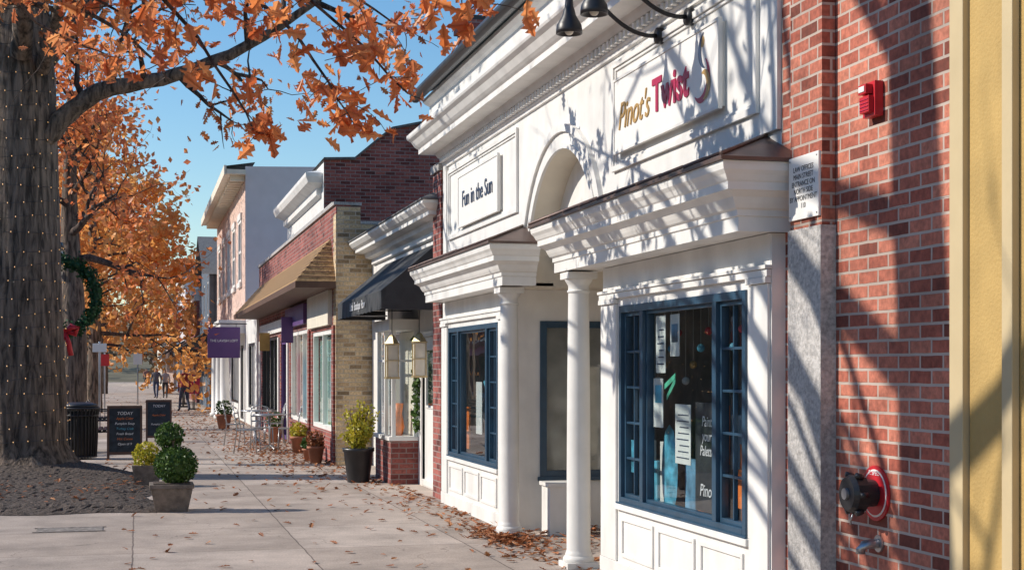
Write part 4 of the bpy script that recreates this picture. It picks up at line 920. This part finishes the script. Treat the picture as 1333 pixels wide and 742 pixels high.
for s_ in (-1,1):
    m.tube([(bx,wc[1]-.1,bz),(bx+s_*.1,wc[1]-.13,bz+.07),(bx+s_*.2,wc[1]-.12,bz+.04),(bx+s_*.18,wc[1]-.1,bz-.05),(bx,wc[1]-.1,bz)],[.03,.06,.07,.05,.03],8,RED)
    m.tube([(bx,wc[1]-.1,bz),(bx+s_*.06,wc[1]-.12,bz-.2),(bx+s_*.1,wc[1]-.1,bz-.42)],[.03,.045,.05],6,RED)
m.build('ring_and_bow',g); leaves('needles',C,S,LEAF_W,g)
def pole(name,x,y,h,w,hh,mat):
    g=Group(name,(x,y,0)); m=MB(); m.tube([(x,y,0),(x,y,h)],.03,8,STEEL); m.box(x-w/2,x+w/2,y-.05,y-.035,h-hh-.05,h-.05,mat); m.build('pole_and_plate',g,.004)
pole('traffic_sign',-.95,39,2.35,.35,.22,BOARD); pole('traffic_sign',-1.1,52,2.2,.3,.4,RED); pole('traffic_sign',.0,70,2.4,.4,.5,BOARD)
def rack(x,y):
    g=Group('clothing_rack',(x,y,0)); m=MB()
    for yy in (y,y+1.4): m.tube([(x,yy,0),(x,yy,1.5)],.02,6,BLACK); m.tube([(x-.25,yy,.02),(x+.25,yy,.02)],.02,6,BLACK)
    m.tube([(x,y,1.5),(x,y+1.4,1.5)],.02,6,BLACK); cs=[CRIM,PGREEN,PAPER,TERRA,PTEAL,CRIM,PURP]
    for i in range(10):
        yy=y+.1+i*.13; m.mesh([(x-.06,yy,1.46),(x+.06,yy,1.46),(x+.24,yy+.02,1.36),(x+.2,yy+.03,.65+.1*(i%3)),(x-.2,yy-.02,.65+.1*(i%3)),(x-.24,yy,1.36)],[(0,1,2,3,4,5)],cs[i%7])
    m.build('rack',g)
rack(2.2,60); rack(1.9,64); rack(2.1,69)
# ------------------------------------------------------------------ people
def person(x,y,face,top,legs,hair,walk=.25,sc=1.0):
    g=Group('person',(x,y,0)); c,s=math.cos(face),math.sin(face)
    J={'pel':(0,0,.95),'wa':(0,0,1.12),'ch':(0,.02,1.34),'nk':(0,0,1.47),'hd':(0,.02,1.56),'ht':(0,.03,1.68),
     'hl':(-.1,0,.92),'hr':(.1,0,.92),'kl':(-.11,walk*.6,.5),'kr':(.11,-walk*.1,.5),'al':(-.11,walk,.09),'ar':(.11,-walk*1.1,.12),'tl':(-.12,walk+.16,.03),'tr':(.12,-walk*1.1+.15,.04),
     'sl':(-.19,0,1.39),'sr':(.19,0,1.39),'el':(-.25,-.08,1.12),'er':(.25,.06,1.12),'wl':(-.26,.02-walk*.4,.88),'wr':(.26,.12+walk*.4,.90),'fl':(-.26,.05-walk*.4,.80),'fr':(.26,.16+walk*.4,.82)}
    R_={'pel':.15,'wa':.13,'ch':.15,'nk':.055,'hd':.085,'ht':.075,'hl':.1,'hr':.1,'kl':.065,'kr':.065,'al':.045,'ar':.045,'tl':.04,'tr':.04,'sl':.07,'sr':.07,'el':.047,'er':.047,'wl':.033,'wr':.033,'fl':.028,'fr':.028}
    K=list(J); E=[('pel','wa'),('wa','ch'),('ch','nk'),('nk','hd'),('hd','ht'),('pel','hl'),('pel','hr'),('hl','kl'),('kl','al'),('al','tl'),('hr','kr'),('kr','ar'),('ar','tr'),('ch','sl'),('ch','sr'),('sl','el'),('el','wl'),('wl','fl'),('sr','er'),('er','wr'),('wr','fr')]
    me=bpy.data.meshes.new('body'); me.from_pydata([((J[k][0]*c-J[k][1]*s)*sc,(J[k][0]*s+J[k][1]*c)*sc,J[k][2]*sc) for k in K],[(K.index(a),K.index(b)) for a,b in E],[])
    ob=bpy.data.objects.new('body',me); scene.collection.objects.link(ob)
    md=ob.modifiers.new('skin','SKIN'); 
    for i,k in enumerate(K): me.skin_vertices[0].data[i].radius=(R_[k]*sc,R_[k]*sc); me.skin_vertices[0].data[i].use_root=(k=='pel')
    sb=ob.modifiers.new('sub','SUBSURF'); sb.levels=2; sb.render_levels=2
    mt,nt,b=newmat('clothes'); tc=N(nt,'ShaderNodeTexCoord'); sp=N(nt,'ShaderNodeSeparateXYZ'); nt.links.new(tc.outputs['Object'],sp.inputs[0]); cr=N(nt,'ShaderNodeValToRGB'); cr.color_ramp.interpolation='CONSTANT'
    dv=N(nt,'ShaderNodeMath',operation='DIVIDE'); dv.inputs[1].default_value=2*sc; nt.links.new(sp.outputs[2],dv.inputs[0]); nt.links.new(dv.outputs[0],cr.inputs[0])
    e=cr.color_ramp.elements; e[0].position=0; e[0].color=(.03,.02,.02,1); e[1].position=.05; e[1].color=c4(legs); k=e.new(.47); k.color=c4(top); k=e.new(.74); k.color=(.5,.3,.22,1); k=e.new(.81); k.color=c4(hair)
    nt.links.new(cr.outputs[0],b.inputs['Base Color']); b.inputs['Roughness'].default_value=.8; me.materials.append(mt)
    ob.location=(x,y,0); g.attach(ob)
person(1.75,58,0.3,(.25,.03,.04),(.04,.05,.09),(.05,.03,.02))
person(1.0,84,2.9,(.12,.12,.14),(.05,.07,.14),(.10,.06,.03)); person(1.5,84.5,3.0,(.45,.42,.40),(.05,.05,.06),(.04,.03,.02),.2,.95)
person(.7,125,0,(.30,.15,.12),(.05,.05,.07),(.05,.04,.03))

# ------------------------------------------------------------------ light, sky, camera
sun_dir=Vector((-1,.30,0)).normalized()*math.cos(math.radians(33)); sun_dir.z=math.sin(math.radians(33))
L=bpy.data.lights.new('sun','SUN'); L.energy=5.0; L.angle=math.radians(.53); L.color=(1,.925,.82)
so=bpy.data.objects.new('sun',L); scene.collection.objects.link(so); so.rotation_euler=sun_dir.to_track_quat('Z','Y').to_euler(); so.location=(-20,10,20)
w=bpy.data.worlds.new('World'); scene.world=w; w.use_nodes=True; nt=w.node_tree; bg=nt.nodes['Background']
sk=nt.nodes.new('ShaderNodeTexSky'); sk.sky_type='NISHITA'; sk.sun_disc=False; sk.sun_elevation=math.radians(33); sk.sun_rotation=math.atan2(sun_dir.x,sun_dir.y); sk.air_density=1.2; sk.dust_density=.05; sk.ozone_density=3.5
hs=nt.nodes.new('ShaderNodeHueSaturation'); hs.inputs['Saturation'].default_value=1.22
nt.links.new(sk.outputs[0],hs.inputs['Color']); nt.links.new(hs.outputs[0],bg.inputs[0]); bg.inputs[1].default_value=.15
cam=bpy.data.cameras.new('camera'); co=bpy.data.objects.new('camera',cam); scene.collection.objects.link(co)
cam.sensor_width=36; cam.lens=1900/1333*36; cam.clip_end=2000; cam.clip_start=.1
co.location=(0,0,1.65); co.rotation_euler=(math.pi/2,0,-math.radians(14.38)); cam.shift_y=109/1333
scene.camera=co
scene.view_settings.view_transform='Standard'; scene.view_settings.look='None'; scene.view_settings.exposure=0
